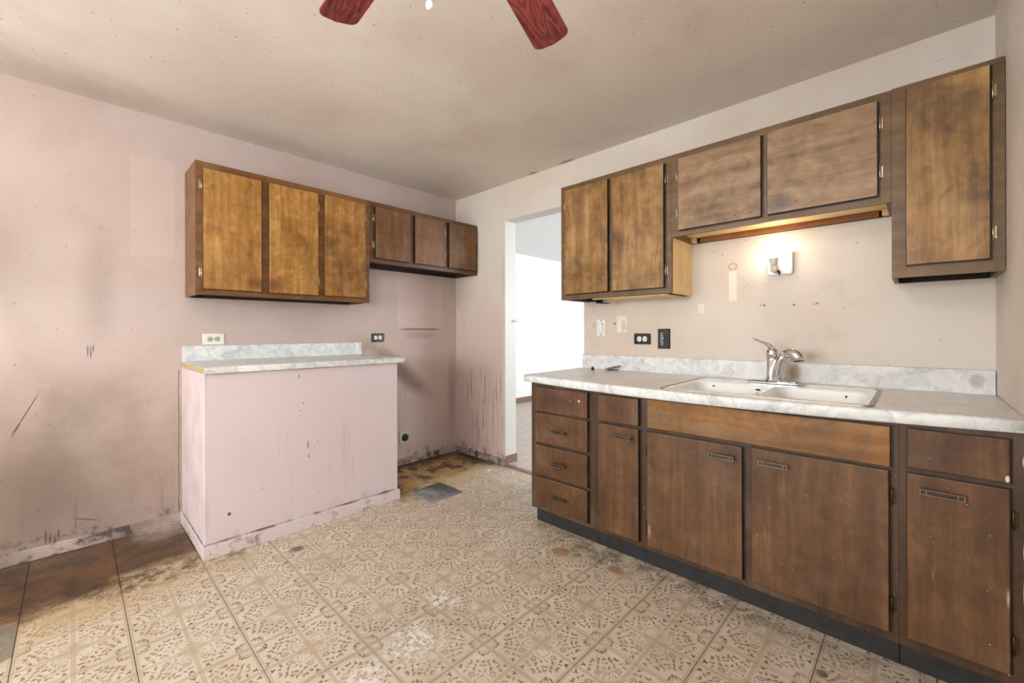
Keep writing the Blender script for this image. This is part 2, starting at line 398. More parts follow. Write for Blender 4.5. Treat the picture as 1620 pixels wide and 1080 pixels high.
    col = S(col, g.blob((-2.6, -0.55, 0), (0.95, 0.50, 1), 0.7, jag=0.5), 0.5, lin((176, 142, 84))[:3])
    col = g.mix(g.m('MULTIPLY', stain, 0.92), col, g.mix(g.rng(g.noise(7, detail=4, rough=0.65), 0.3, 0.7), lin((40, 25, 17))[:3], lin((100, 64, 36))[:3]))
    col = S(col, g.m('MULTIPLY', g.blob((-2.35, -0.62, 0), (0.62, 0.16, 1), 0.8, rot=(0, 0, R(-6)), jag=1.0, jscale=8), g.rng(g.noise(18, detail=4, rough=0.7), 0.42, 0.6)), 0.8, lin((58, 44, 34))[:3])
    col = S(col, g.blob((-2.25, -0.14, 0), (0.13, 0.10, 1), 0.8, jag=0.8, jscale=14), 0.6, lin((150, 138, 126))[:3])
    # one replaced, blue-grey tile by the wall
    tile = g.n('SeparateXYZ', {0: g.map(loc=(-2.87, -0.80, 0), scale=(0.118, 0.13, 1), typ='TEXTURE')})
    tm = g.rng(g.m('MAXIMUM', g.m('ABSOLUTE', tile.outputs[0]), g.m('ABSOLUTE', tile.outputs[1])), 1.0, 0.97)
    col = S(col, tm, 0.75, lin((112, 112, 104))[:3])
    # bare, burnt floor where the range stood
    rm = g.m('MAXIMUM', g.blob((-0.5, -0.22, 0), (0.62, 0.42, 1), 0.35, jag=0.8, jscale=7), g.blob((-0.95, -0.35, 0), (0.25, 0.45, 1), 0.4, jag=0.6, jscale=9))
    gold = g.mix(g.noise(14, detail=4, rough=0.7), lin((120, 84, 40))[:3], lin((206, 168, 96))[:3])
    col = g.mix(g.m('MULTIPLY', rm, 0.9), col, gold)
    blk = g.m('MULTIPLY', rm, g.rng(g.noise(8, detail=4, rough=0.72), 0.47, 0.58))
    col = S(col, blk, 0.85, lin((44, 34, 28))[:3])
    edge = g.m('MAXIMUM', g.blob((-0.45, 0.0, 0), (1.0, 0.19, 1), 0.8, jag=0.9, jscale=12), g.blob((0.0, -0.3, 0), (0.18, 0.50, 1), 0.7, jag=0.9, jscale=12))
    col = S(col, edge, 0.9, lin((48, 36, 32))[:3])
    col = S(col, g.blob((-0.55, -0.60, 0), (0.55, 0.25, 1), 0.9, jag=0.8), 0.45, lin((196, 164, 100))[:3])
    # plaster dust walked into the emboss
    dust = g.m('MAXIMUM', g.m('MAXIMUM', g.blob((-1.49, -1.77, 0), (0.10, 0.13, 1), 0.9, jag=0.8, jscale=12), g.blob((-1.72, -1.90, 0), (0.16, 0.16, 1), 0.9, jag=0.8, jscale=12)), g.blob((-1.93, -1.93, 0), (0.12, 0.10, 1), 0.9, jag=0.8, jscale=12))
    col = S(col, g.m('MULTIPLY', g.blob((-1.65, -1.85, 0), (0.42, 0.30, 1), 0.8, jag=0.6), g.rng(g.noise(20, detail=4), 0.35, 0.6)), 0.35, lin((142, 126, 108))[:3])
    col = S(col, g.m('MULTIPLY', dust, g.rng(g.noise(38, detail=4, rough=0.75), 0.46, 0.56)), 0.9, lin((236, 232, 226))[:3])
    # torn and grimy spots by the base cabinets
    col = S(col, g.blob((-0.82, -1.90, 0), (0.05, 0.055, 1), 0.3, jag=0.6, jscale=20), 0.8, lin((168, 128, 92))[:3])
    col = S(col, g.blob((-0.776, -2.20, 0), (0.035, 0.05, 1), 0.3, jag=0.6, jscale=20), 0.8, lin((160, 124, 88))[:3])
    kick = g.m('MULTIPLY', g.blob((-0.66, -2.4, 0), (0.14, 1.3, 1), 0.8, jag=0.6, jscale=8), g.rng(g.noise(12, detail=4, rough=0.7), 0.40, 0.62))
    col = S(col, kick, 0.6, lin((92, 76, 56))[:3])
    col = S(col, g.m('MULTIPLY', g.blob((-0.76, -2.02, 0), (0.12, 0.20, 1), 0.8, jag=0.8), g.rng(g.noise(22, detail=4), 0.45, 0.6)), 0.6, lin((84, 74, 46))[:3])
    for c3, rr in (((-1.861, -0.966, 0), 0.016), ((-2.292, -0.712, 0), 0.018), ((-0.849, -3.024, 0), 0.03), ((-1.77, -0.862, 0), 0.05), ((-0.76, -2.10, 0), 0.012)):
        col = S(col, g.blob(c3, (rr, rr * 0.8, 1), 0.6, jag=0.6, jscale=25), 0.75, lin((62, 50, 38))[:3])
    col = S(col, g.specks(18, 0.07, 0.25, 'xy'), 0.7, lin((70, 54, 40))[:3])
    return g.done(col, g.rng(dirt, 0.3, 0.7, 0.38, 0.6), bump=nz, bstr=0.12, bdist=0.002, spec=0.4)

# ------------------------------------------------------------------ wood, laminate, metals
def wood(name, tones, grain='z', grime=0.3, specks=0.0, blotch=0.5, rough=0.42, seed=0.0, marks=()):
    g = NT(name)
    sc = {'z': (26, 26, 1.5), 'y': (26, 1.5, 26), 'x': (1.5, 26, 26)}[grain]
    off = g.map(loc=(seed, seed * 1.7, seed * 0.6))
    warp = g.n('VectorMath', {0: off, 1: g.n('VectorMath', {0: g.noise(3.0, off, detail=3, color=True), 1: (0.05, 0.05, 0.05)}, operation='MULTIPLY').outputs[0]}, operation='ADD').outputs[0]
    grn = g.noise(1.0, g.map(warp, scale=sc), detail=4, rough=0.65)
    fig = g.noise(9.0, warp, detail=3, rough=0.5, dist=2.2)
    blo = g.noise(4.0, off, detail=4, rough=0.6, dist=0.8)
    f = g.m('ADD', g.m('MULTIPLY', grn, 0.45), g.m('ADD', g.m('MULTIPLY', fig, 0.25 * blotch + 0.1), g.m('MULTIPLY', blo, blotch * 0.6)))
    f = g.rng(f, 0.125 + 0.425 * blotch, 0.425 + 0.425 * blotch, smooth=False)
    col = g.ramp(f, [(0.0, lin(tones[0])), (0.5, lin(tones[1])), (1.0, lin(tones[2]))])
    pore = g.noise(1.0, g.map(warp, scale=tuple(v * 5 for v in sc)), detail=3, rough=0.7)
    col = g.mix(g.m('MULTIPLY', g.rng(pore, 0.52, 0.72), 0.35), col, lin(tones[0])[:3])
    if grime:
        gm = g.m('MULTIPLY', g.rng(g.noise(2.7, off, detail=4, rough=0.68, dist=0.7), 0.48, 0.72), grime)
        col = g.mix(gm, col, lin((62, 46, 34))[:3])
        haze = g.m('MULTIPLY', g.rng(g.noise(3.4, g.map(loc=(seed + 9, 3, 1)), detail=4, rough=0.6), 0.52, 0.75), grime * 0.6)
        col = g.mix(haze, col, lin((152, 128, 104))[:3])
    for (c3, r3, rgb, amt) in marks:
        col = g.mix(g.m('MULTIPLY', g.blob(c3, r3, 0.5 if max(r3[1:]) < 0.02 else 0.95, jag=0.9, jscale=30 if max(r3[1:]) < 0.02 else 12), amt), col, lin(rgb)[:3])
    if specks:
        col = g.mix(g.m('MULTIPLY', g.specks(24, 0.055, specks * 1.6), 0.85), col, lin((214, 196, 170))[:3])
        scr = g.noise(1.0, g.map(scale=(90, 90, 6)), detail=3, rough=0.6)
        col = g.mix(g.m('MULTIPLY', g.rng(scr, 0.70, 0.76), 0.5), col, lin((176, 140, 104))[:3])
    return g.done(col, g.rng(blo, 0.3, 0.7, rough - 0.08, rough + 0.12), bump=pore, bstr=0.08, bdist=0.001, spec=0.45)

def laminate(name, worn):
    g = NT(name)
    w = g.n('VectorMath', {0: g.pos, 1: g.n('VectorMath', {0: g.noise(7, detail=4, color=True), 1: (0.22, 0.22, 0.22)}, operation='MULTIPLY').outputs[0]}, operation='ADD').outputs[0]
    s1 = g.noise(9, w, detail=4, rough=0.6, dist=1.6)
    vein = g.rng(g.m('ABSOLUTE', g.m('SUBTRACT', g.noise(6, w, detail=4, rough=0.6, dist=1.2), 0.5)), 0.035, 0.0)
    col = g.ramp(s1, [(0.30, lin((190, 191, 190))), (0.48, lin((220, 221, 220))), (0.66, lin((242, 242, 241)))])
    col = g.mix(g.m('MULTIPLY', vein, 0.6), col, lin((236, 236, 232))[:3])
    if worn:
        nrm = g.n('SeparateXYZ', {0: g.n('NewGeometry').outputs['Normal']})
        top = g.rng(nrm.outputs[2], 0.90, 0.99)
        strk = g.noise(1.0, g.map(scale=(18, 2.2, 5)), detail=4, rough=0.6)
        film = g.m('MULTIPLY', top, g.rng(strk, 0.30, 0.6, 0.22, 0.60))
        col = g.mix(film, col, g.mix(strk, lin((222, 206, 192))[:3], lin((240, 230, 220))[:3]))
        rust = g.blob((-0.03, -2.80, 0.945), (0.06, 0.04, 0.06), 0.6, jag=0.6, jscale=20)
        col = g.mix(g.m('MULTIPLY', rust, 0.85), col, lin((150, 108, 64))[:3])
        col = g.mix(g.m('MULTIPLY', g.blob((-0.03, -3.435, 0.95), (0.06, 0.028, 0.04), 0.5, jag=0.4, jscale=25), 0.6), col, lin((170, 154, 140))[:3])
        back = g.m('MULTIPLY', g.blob((0, -3.0, 0.95), (0.08, 0.7, 0.08), 0.8), 0.35)
        col = g.mix(back, col, lin((206, 196, 176))[:3])
    return g.done(col, 0.34, spec=0.5)

M = {}
M['wall_left'] = wall_paint('pink_wall_paint', (202, 183, 175), 'left')
M['wall_right'] = wall_paint('cream_pink_wall_paint', (226, 215, 203), 'right')
M['wall_plain'] = wall_paint('faded_wall_paint', (224, 213, 202), 'plain')
M['ceiling'] = ceiling_paint()
M['vinyl'] = vinyl()
M['pink'] = None

def pink_board():
    g = NT('pink_board_paint')
    xs = g.n('SeparateXYZ', {0: g.pos})
    c = lin((224, 207, 209))[:3]; dark = lin((58, 44, 40))[:3]
    mid = g.noise(4, detail=4)
    col = g.mix(g.rng(mid, 0.4, 0.75), c, lin((222, 204, 202))[:3])
    streak = g.noise(1.0, g.map(scale=(30, 30, 1.3)), detail=4, rough=0.7)
    col = g.mix(g.m('MULTIPLY', g.m('MULTIPLY', g.rng(streak, 0.56, 0.72), g.blob((-1.62, -0.64, 0.35), (0.45, 1, 0.5), 0.8)), 0.4), col, lin((150, 122, 112))[:3])
    low = g.m('MULTIPLY', g.rng(xs.outputs[2], 0.15, 0.0), g.rng(g.noise(13, detail=4, rough=0.7), 0.50, 0.68))
    col = g.mix(g.m('MULTIPLY', low, 0.75), col, dark)
    ledge = g.rng(g.m('ABSOLUTE', g.m('SUBTRACT', xs.outputs[2], 0.070)), 0.007, 0.0)
    col = g.mix(g.m('MULTIPLY', ledge, g.rng(g.noise(9, detail=4, rough=0.7), 0.4, 0.62)), col, lin((104, 78, 66))[:3])
    side = g.m('MULTIPLY', g.rng(xs.outputs[0], -2.10, -2.14), g.rng(g.noise(5, detail=4), 0.35, 0.7))
    col = g.mix(g.m('MULTIPLY', side, 0.28), col, lin((150, 124, 114))[:3])
    for c3, h, w_ in (((-1.68, -0.64, 0.90), 0.018, 0.003), ((-1.655, -0.64, 0.74), 0.01, 0.003), ((-1.63, -0.64, 0.49), 0.03, 0.004), ((-1.625, -0.64, 0.42), 0.012, 0.004), ((-2.03, -0.64, 0.20), 0.012, 0.011)):
        col = g.mix(g.m('MULTIPLY', g.blob(c3, (w_, 0.2, h), 0.5), 0.9), col, dark)
    col = g.mix(g.m('MULTIPLY', g.specks(10, 0.045, 0.4, 'xz'), 0.8), col, dark)
    return g.done(col, 0.46, bump=g.noise(40, detail=3), bstr=0.06, bdist=0.003, spec=0.4)
M['pink'] = pink_board()

def base_paint():
    g = NT('baseboard_paint')
    c = lin((194, 174, 168))[:3]
    n1 = g.noise(11, detail=4, rough=0.7); n2 = g.noise(4, detail=4)
    col = g.mix(g.rng(n2, 0.3, 0.7), c, lin((146, 128, 118))[:3])
    col = g.mix(g.m('MULTIPLY', g.rng(n1, 0.46, 0.62), 0.85), col, lin((62, 50, 44))[:3])
    return g.done(col, 0.55, bump=n1, bstr=0.15)
M['baseboard'] = base_paint()
M['white'] = plain('next_room_white_paint', (240, 241, 241), 0.55, var=0.02, vscale=3)
M['white_ceiling'] = plain('next_room_ceiling_paint', (242, 243, 243), 0.6, var=0.02, vscale=3)
M['white_trim'] = plain('white_opening_paint', (214, 211, 205), 0.45, var=0.03, vscale=6)
M['plank'] = wood('grey_brown_plank', ((168, 150, 136), (192, 176, 162), (208, 196, 184)), 'x', grime=0.0, blotch=0.3, rough=0.35)
M['brown_base'] = wood('brown_vinyl_baseboard', ((110, 84, 72), (134, 106, 94), (150, 122, 110)), 'y', grime=0.1, blotch=0.2)
M['gold_wood'] = wood('golden_birch', ((124, 82, 36), (172, 122, 58), (206, 160, 90)), 'z', grime=0.28, blotch=0.7, marks=[((-1.82, -0.335, 1.45), (0.10, 0.1, 0.07), (92, 54, 26), 0.6), ((-1.73, -0.335, 1.46), (0.12, 0.1, 0.07), (88, 52, 26), 0.6)])
M['gold_wood_b'] = wood('golden_birch_worn', ((110, 72, 32), (158, 108, 52), (194, 144, 80)), 'z', grime=0.55, blotch=0.7, seed=3.1)
M['gold_frame'] = wood('golden_face_frame', ((88, 54, 24), (120, 78, 38), (150, 104, 58)), 'x', grime=0.35, blotch=0.4)
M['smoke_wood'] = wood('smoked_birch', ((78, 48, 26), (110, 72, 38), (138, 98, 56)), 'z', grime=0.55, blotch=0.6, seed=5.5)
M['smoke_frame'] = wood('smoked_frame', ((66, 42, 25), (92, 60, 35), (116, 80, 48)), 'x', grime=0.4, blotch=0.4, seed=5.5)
M['right_wood'] = wood('brown_birch', ((102, 70, 36), (150, 110, 62), (186, 146, 94)), 'z', grime=0.45, blotch=0.65, seed=1.3)
M['right_wood_pale'] = wood('faded_birch', ((112, 84, 58), (152, 120, 88), (182, 148, 114)), 'y', grime=0.5, blotch=0.6, seed=2.3, marks=[((-0.31, -2.80, 1.76), (0.1, 0.075, 0.06), (66, 46, 32), 0.75), ((-0.31, -2.69, 1.76), (0.1, 0.06, 0.05), (76, 54, 38), 0.5), ((-0.31, -2.78, 1.748), (0.02, 0.004, 0.005), (20, 14, 10), 1.0), ((-0.31, -2.86, 1.752), (0.02, 0.004, 0.005), (20, 14, 10), 1.0), ((-0.31, -2.60, 1.735), (0.02, 0.004, 0.005), (20, 14, 10), 1.0), ((-0.31, -2.67, 1.738), (0.02, 0.004, 0.005), (20, 14, 10), 1.0)])
M['right_frame'] = wood('brown_face_frame', ((84, 62, 38), (112, 84, 54), (136, 104, 70)), 'y', grime=0.4, blotch=0.4, seed=4.0)
M['base_wood'] = wood('dark_birch', ((70, 46, 28), (101, 69, 42), (126, 90, 58)), 'z', grime=0.35, specks=0.12, blotch=0.45, seed=6.0, marks=[((-0.68, -3.453, 0.36), (0.02, 0.006, 0.040), (206, 190, 168), 0.7), ((-0.68, -2.325, 0.20), (0.02, 0.012, 0.05), (176, 146, 116), 0.7)])
M['base_drawer'] = wood('dark_birch_drawer', ((66, 42, 26), (94, 62, 37), (122, 86, 54)), 'z', grime=0.55, specks=0.06, blotch=0.5, seed=7.0, marks=[((-0.68, -1.919, 0.777), (0.02, 0.007, 0.010), (236, 222, 190), 0.95), ((-0.68, -1.86, 0.770), (0.02, 0.004, 0.004), (220, 200, 170), 0.9), ((-0.68, -1.76, 0.76), (0.1, 0.22, 0.09), (46, 32, 28), 0.55), ((-0.68, -3.452, 0.715), (0.02, 0.006, 0.012), (232, 214, 196), 0.95)])
M['base_frame'] = wood('dark_face_frame', ((54, 37, 25), (76, 53, 35), (98, 70, 48)), 'z', grime=0.45, specks=0.06, blotch=0.3, seed=8.0, marks=[((-0.66, -3.484, 0.77), (0.03, 0.0022, 0.02), (226, 222, 212), 0.9), ((-0.66, -3.485, 0.50), (0.03, 0.0022, 0.03), (226, 222, 212), 0.9), ((-0.66, -3.485, 0.38), (0.03, 0.0022, 0.05), (216, 212, 200), 0.8)])
M['edge'] = wood('grimy_edge_gap_shade', ((24, 15, 10), (36, 23, 15), (48, 32, 22)), 'z', grime=0.3, blotch=0.3)  # grimy door edges, and the strip that paints shade around the panels
M['edge_pale'] = wood('lit_door_edge', ((60, 38, 20), (92, 62, 34), (136, 100, 64)), 'z', grime=0.3, blotch=0.3)  # paler tone paints the light that the left cabinet's door edges catch
M['edge_worn_highlit'] = wood('rubbed_highlit_top_edge', ((84, 58, 40), (124, 96, 72), (164, 138, 112)), 'y', grime=0.5, blotch=0.5)  # rubbed wear plus a painted highlight on upward edges of base panels
M['raw'] = wood('unfinished_plywood', ((226, 188, 132), (238, 206, 154), (244, 218, 174)), 'z', grime=0.1, blotch=0.3, rough=0.6)
M['orange'] = wood('orange_varnish', ((116, 68, 28), (148, 90, 40), (172, 112, 56)), 'y', grime=0.1, blotch=0.3)
M['inside'] = plain('dark_underside', (44, 30, 22), 0.7)
M['laminate'] = laminate('grey_marble_laminate', False)
M['laminate_worn'] = laminate('worn_marble_laminate', True)
M['chipboard'] = plain('raw_chipboard', (184, 162, 126), 0.9, var=0.5, vscale=70)
M['enamel'] = plain('white_enamel', (250, 250, 248), 0.14, var=0.015, vscale=4, coat=0.3)
M['sink_rim'] = plain('dull_steel_rim', (166, 154, 142), 0.35, 0.7, var=0.1)
M['chrome'] = plain('chrome', (226, 226, 228), 0.09, 1.0, var=0.03)
M['brass'] = plain('tarnished_hinge', (150, 128, 96), 0.35, 1.0, var=0.3, vscale=60)
M['hinge'] = plain('tarnished_nickel_hinge', (176, 160, 134), 0.3, 1.0, var=0.35, vscale=80)
M['hinge_dark'] = plain('dark_brass_hinge', (92, 74, 56), 0.4, 1.0, var=0.5, vscale=80)
M['bronze'] = plain('dark_bronze_pull', (78, 66, 58), 0.42, 0.85, var=0.3, vscale=90)
M['bronze_lite'] = plain('rubbed_bronze_edge', (128, 116, 106), 0.38, 0.85, var=0.3, vscale=90)
M['toe'] = plain('black_vinyl_toe_kick', (42, 42, 44), 0.5, var=0.9, vscale=26)
M['ivory'] = plain('ivory_plastic', (240, 236, 226), 0.35, var=0.03)
M['white_plastic'] = plain('white_plastic', (242, 240, 234), 0.3, var=0.02)
M['bulb_neck'] = plain('bulb_base_plastic', (214, 206, 190), 0.4, var=0.03)
M['black_plastic'] = plain('black_plastic', (26, 22, 20), 0.28, var=0.2)
M['socket_grey'] = plain('grey_green_socket', (196, 192, 172), 0.4, var=0.05)
M['slot'] = plain('slot_dark', (18, 16, 14), 0.7)
M['steel'] = plain('dull_steel', (150, 146, 138), 0.4, 0.9, var=0.2)
def plate_metal():
    g = NT('rusty_galvanised_plate')
    n = g.noise(9, detail=4, rough=0.68)
    col = g.ramp(n, [(0.34, lin((70, 70, 72))), (0.48, lin((140, 142, 144))), (0.62, lin((172, 172, 172)))])
    far = g.blob((-0.66, -0.70, 0), (0.18, 0.2, 1), 0.9, jag=0.8)
    col = g.mix(g.m('MULTIPLY', far, 0.75), col, lin((48, 44, 44))[:3])
    return g.done(col, 0.5, 0.2, bump=n, bstr=0.1)
M['vent'] = plate_metal()
def blade_wood():
    g = NT('cherry_fan_blade')
    tc = g.n('TexCoord').outputs['Object']
    n1 = g.noise(1.0, g.map(tc, scale=(3.2, 17, 4)), detail=2, rough=0.45, dist=0.6)
    wave = g.m('MULTIPLY', g.m('ABSOLUTE', g.m('SUBTRACT', g.m('FRACT', g.m('MULTIPLY', n1, 9.0)), 0.5)), 2.0)
    fine = g.noise(1.0, g.map(tc, scale=(6, 150, 150)), detail=3)
    col = g.ramp(wave, [(0.0, lin((66, 22, 22))), (0.2, lin((122, 46, 44))), (1.0, lin((158, 72, 66)))])
    col = g.mix(g.m('MULTIPLY', g.rng(fine, 0.5, 0.7), 0.35), col, lin((86, 28, 26))[:3])
    return g.done(col, 0.36, spec=0.5)
M['blade'] = blade_wood()
def glow(name, rgb, strength):
    g = NT(name); e = g.n('Emission', {0: lin(rgb), 1: strength}); g.t.links.new(e.outputs[0], g.out.inputs[0]); return g.mat
M['fan_bulb'] = glow('lit_fan_bulb', (244, 247, 255), FAN_BULB)
M['wall_bulb'] = glow('lit_bare_bulb', (255, 242, 218), WALL_BULB)

# ------------------------------------------------------------------ room shell
XW, YW, H = -5.35, -3.488, 2.44
def wall(name, pieces, mat, label):
    bm = B()
    for p in pieces: box(bm, *p)
    return struct(obj(name, bm, mat), label, 'wall')
wall('wall_left', [(XW, 0.0, 0.0, 0.12, 0, H)], M['wall_left'], 'grimy pink kitchen wall behind the low counter')
DY0, DY1, DZ = -0.675, -1.497, 2.125        # doorway
w_r = wall('wall_right', [(0, 0.127, DY0, 0.12, 0, H), (0, 0.127, YW, DY1, 0, H), (0, 0.127, DY1, DY0, DZ, H)], M['wall_right'], 'cream pink kitchen wall with doorway and sink run')
wall('wall_front', [(XW, -4.3, YW - 0.12, YW, 0, H), (-3.1, 0.127, YW - 0.12, YW, 0, H), (-4.3, -3.1, YW - 0.12, YW, 0, 0.9), (-4.3, -3.1, YW - 0.12, YW, 2.1, H)], M['wall_plain'], 'cream wall at the right end of the sink run')
wall('wall_back', [(XW - 0.12, XW, YW, -2.95, 0, H), (XW - 0.12, XW, -0.55, 0, 0, H), (XW - 0.12, XW, -2.95, -0.55, 0, 0.9), (XW - 0.12, XW, -2.95, -0.55, 2.1, H)], M['wall_plain'], 'unseen kitchen wall with the added wide window')
bm = B(); box(bm, XW, 0.0, YW, 0.0, H, H + 0.1); struct(obj('ceiling', bm, M['ceiling']), 'stained beige painted ceiling with dark specks', 'ceiling')

glass = NT('window_glass')
gb = glass.n('BsdfTransparent', {0: (0.96, 0.98, 0.98, 1)}); glass.t.links.new(gb.outputs[0], glass.out.inputs[0]); M['glass'] = glass.mat
def window(n, axis, a0, a1, at):
    """two-sash window filling an opening from z 0.9 to 2.1"""
    t = thing('window_%d' % n, 'white two sash window added unseen to light the kitchen' if n == 1 else 'smaller white window added unseen beside the camera corner', 'window', (at, (a0 + a1) / 2, 0.9) if axis == 'x' else ((a0 + a1) / 2, at, 0.9))
    t['kind'] = 'structure'
    def bx(bm, u0, u1, d0, d1, z0, z1):
        if axis == 'x': box(bm, at + d0, at + d1, u0, u1, z0, z1)
        else: box(bm, u0, u1, at + d0, at + d1, z0, z1)
    bm = B(); w = 0.05
    bx(bm, a0, a1, -0.04, 0.0, 0.9, 0.9 + w); bx(bm, a0, a1, -0.04, 0.0, 2.1 - w, 2.1)
    for u in (a0, (a0 + a1) / 2 - w / 2, a1 - w): bx(bm, u, u + w, -0.04, 0.0, 0.9 + w, 2.1 - w)
    obj('window_frame', bm, M['white_trim'], t)
    mid = (a0 + a1) / 2
    for u0, u1 in ((a0 + w, mid - w / 2), (mid + w / 2, a1 - w)):
        bm = B(); bx(bm, u0, u1, -0.024, -0.018, 0.9 + w, 2.1 - w); obj('pane', bm, M['glass'], t)
window(1, 'x', -2.95, -0.55, XW - 0.03)
window(2, 'y', -4.3, -3.1, YW - 0.03)

# floor: slab with one object per vinyl tile
bm = B(); box(bm, XW, 0.0, YW, 0.0, -0.08, -0.0045)
floor = struct(obj('floor', bm, M['edge']), 'worn cream vinyl tile floor with brown floral print', 'floor')
tile_cache = {}
GAP = 0.0011
def tile_mesh(w, h):
    key = (round(w, 3), round(h, 3))
    if key not in tile_cache:
        bm = B()
        box(bm, -w / 2 + GAP, w / 2 - GAP, -h / 2 + GAP, h / 2 - GAP, -0.0045, 0.0, bevel=0.0009, seg=1, edges=lambda e: all(v.co.z > -0.001 for v in e.verts))
        bmesh.ops.recalc_face_normals(bm, faces=bm.faces[:])
        me = bpy.data.meshes.new('floor_tile'); bm.to_mesh(me); bm.free(); me.materials.append(M['vinyl']); tile_cache[key] = me
    return tile_cache[key]
for i in range(-11, 9):
    for j in range(-12, 4):
        x0, x1 = max(TX + i * TW, XW), min(TX + (i + 1) * TW, 0.0)
        y0, y1 = max(TY + j * TH, YW), min(TY + (j + 1) * TH, 0.0)
        if x1 - x0 < 0.01 or y1 - y0 < 0.01: continue
        if x0 > -0.60 and y1 < -1.60: continue          # under the base cabinets
        if x0 > -2.1 and x1 < -1.05 and y0 > -0.6: continue   # under the counter base
        o = bpy.data.objects.new('floor_tile', tile_mesh(x1 - x0, y1 - y0)); COL.objects.link(o)
        o.parent = floor; o.location = ((x0 + x1) / 2, (y0 + y1) / 2, 0.0)

# baseboards
bm = B()
box(bm, XW, -2.142, -0.014, 0.0, 0, 0.062, bevel=0.004)
box(bm, -1.03, 0.0, -0.014, 0.0, 0, 0.055, bevel=0.004)
struct(obj('baseboard_left', bm, M['baseboard']), 'dirty pink painted baseboard under the left wall', 'baseboard')
bm = B(); box(bm, -0.013, 0.0, DY0, -0.014, 0, 0.055, bevel=0.004)
struct(obj('baseboard_right', bm, M['baseboard']), 'mouldy pink baseboard beside the doorway', 'baseboard')

# doorway lining, brown base blocks, threshold
bm = B()
box(bm, -0.002, 0.129, DY0 - 0.004, DY0, 0, DZ); box(bm, -0.002, 0.129, DY1, DY1 + 0.004, 0, DZ); box(bm, -0.002, 0.129, DY1, DY0, DZ - 0.004, DZ)
struct(obj('trim_1', bm, M['white_trim']), 'white painted lining of the doorway', 'trim')
bm = B(); box(bm, -0.006, 0.133, DY0 - 0.016, DY0 - 0.004, 0.012, 0.085, bevel=0.002)
struct(obj('trim_2', bm, M['brown_base']), 'short brown base strip wrapped on the door jamb', 'trim')
bm = B(); box(bm, -0.02, 0.03, DY1, DY0, 0.0, 0.008, bevel=0.003)
struct(obj('trim_3', bm, M['brown_base']), 'brown threshold strip across the doorway', 'trim')

# the next room
FX1, FY0, FY1 = 7.2, -3.6, 1.47
bm = B(); box(bm, 0.127, FX1, FY1, FY1 + 0.1, 0, H); box(bm, FX1, FX1 + 0.1, FY0, FY1, 0, H); box(bm, 0.127, FX1, FY0 - 0.1, FY0, 0, H); box(bm, 0.0, 0.127, 0.12, FY1, 0, H)
struct(obj('wall_beyond', bm, M['white']), 'bright white walls of the next room', 'wall')
bm = B(); box(bm, 0.127, FX1, FY0, FY1, H, H + 0.1)
struct(obj('ceiling_beyond', bm, M['white_ceiling']), 'white ceiling of the next room', 'ceiling')
bm = B(); box(bm, 0.0, FX1, FY0, FY1, -0.08, -0.004)
fl2 = struct(obj('floor_beyond', bm, M['edge']), 'grey brown plank floor of the next room', 'floor')
pm = {}
yy = -1.70; r = 0
while yy < FY1 - 0.01:
    w = min(0.155, FY1 - yy); xx = 0.127
    first = True; r += 1
    while xx < 5.2:
        L = (0.35 + 0.45 * ((r * 37) % 10) / 10) if first else 1.22
        first = False
        bm = B(); box(bm, xx + 0.0007, xx + L - 0.0007, yy + 0.0007, yy + w - 0.0007, -0.004, 0.0)
        obj('plank', bm, M['plank'], fl2); xx += L
    c0, c1 = max(yy, DY1 + 0.004), min(yy + w, DY0 - 0.004)
    if c1 - c0 > 0.01:
        bm = B(); box(bm, 0.031, 0.1265, c0 + 0.0007, c1 - 0.0007, -0.004, 0.0); obj('plank', bm, M['plank'], fl2)
    yy += w
bm = B(); box(bm, 0.13, FX1, FY1 - 0.012, FY1, 0, 0.085, bevel=0.003)
struct(obj('baseboard_beyond', bm, M['brown_base']), 'brown baseboard at the far white wall', 'baseboard')

# ------------------------------------------------------------------ cabinets
# a run is described in (s, d, z): s along the wall, d out from the wall
class Run:
    def __init__(s, side): s.side = side
    def p(s, a, d, z): return (a, -d, z) if s.side == 'L' else (-d, a, z)
    def box(s, bm, a0, a1, d0, d1, z0, z1, **k):
        p0, p1 = s.p(a0, d0, z0), s.p(a1, d1, z1)
        lo = [min(p0[i], p1[i]) for i in range(3)]; hi = [max(p0[i], p1[i]) for i in range(3)]
        return box(bm, lo[0], hi[0], lo[1], hi[1], lo[2], hi[2], **k)
    def n(s): return Vector((0, -1, 0)) if s.side == 'L' else Vector((-1, 0, 0))
    def e(s): return Vector((1, 0, 0)) if s.side == 'L' else Vector((0, 1, 0))
LR, RR = Run('L'), Run('R')
SHADE_STRIP = 0.0045
def slab(run, name, parent, a0, a1, z0, z1, face, mat, edge, proud=0.020, shade_strip=True):
    """overlay panel: proud slab with eased edges, dark strip behind painting its shadow gap"""
    bm = B()
    fs = run.box(bm, a0, a1, face + 0.003, face + proud, z0, z1, bevel=0.0035, seg=2)
    nrm = run.n()
    bm.normal_update()
    bmesh.ops.recalc_face_normals(bm, faces=bm.faces[:])
    for f in bm.faces:
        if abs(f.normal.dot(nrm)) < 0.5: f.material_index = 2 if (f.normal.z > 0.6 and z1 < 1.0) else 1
    if shade_strip:
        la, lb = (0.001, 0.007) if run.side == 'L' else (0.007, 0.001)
        run.box(bm, min(a0, a1) - la, max(a0, a1) + lb, face, face + 0.004, z0 - 0.004, z1 + 0.001, mi=1)  # dark strip, wider at right and below, paints the shade beside the panel
    return obj(name, bm, [mat, edge, M['edge_worn_highlit']] if z1 < 1.0 else [mat, edge], parent)
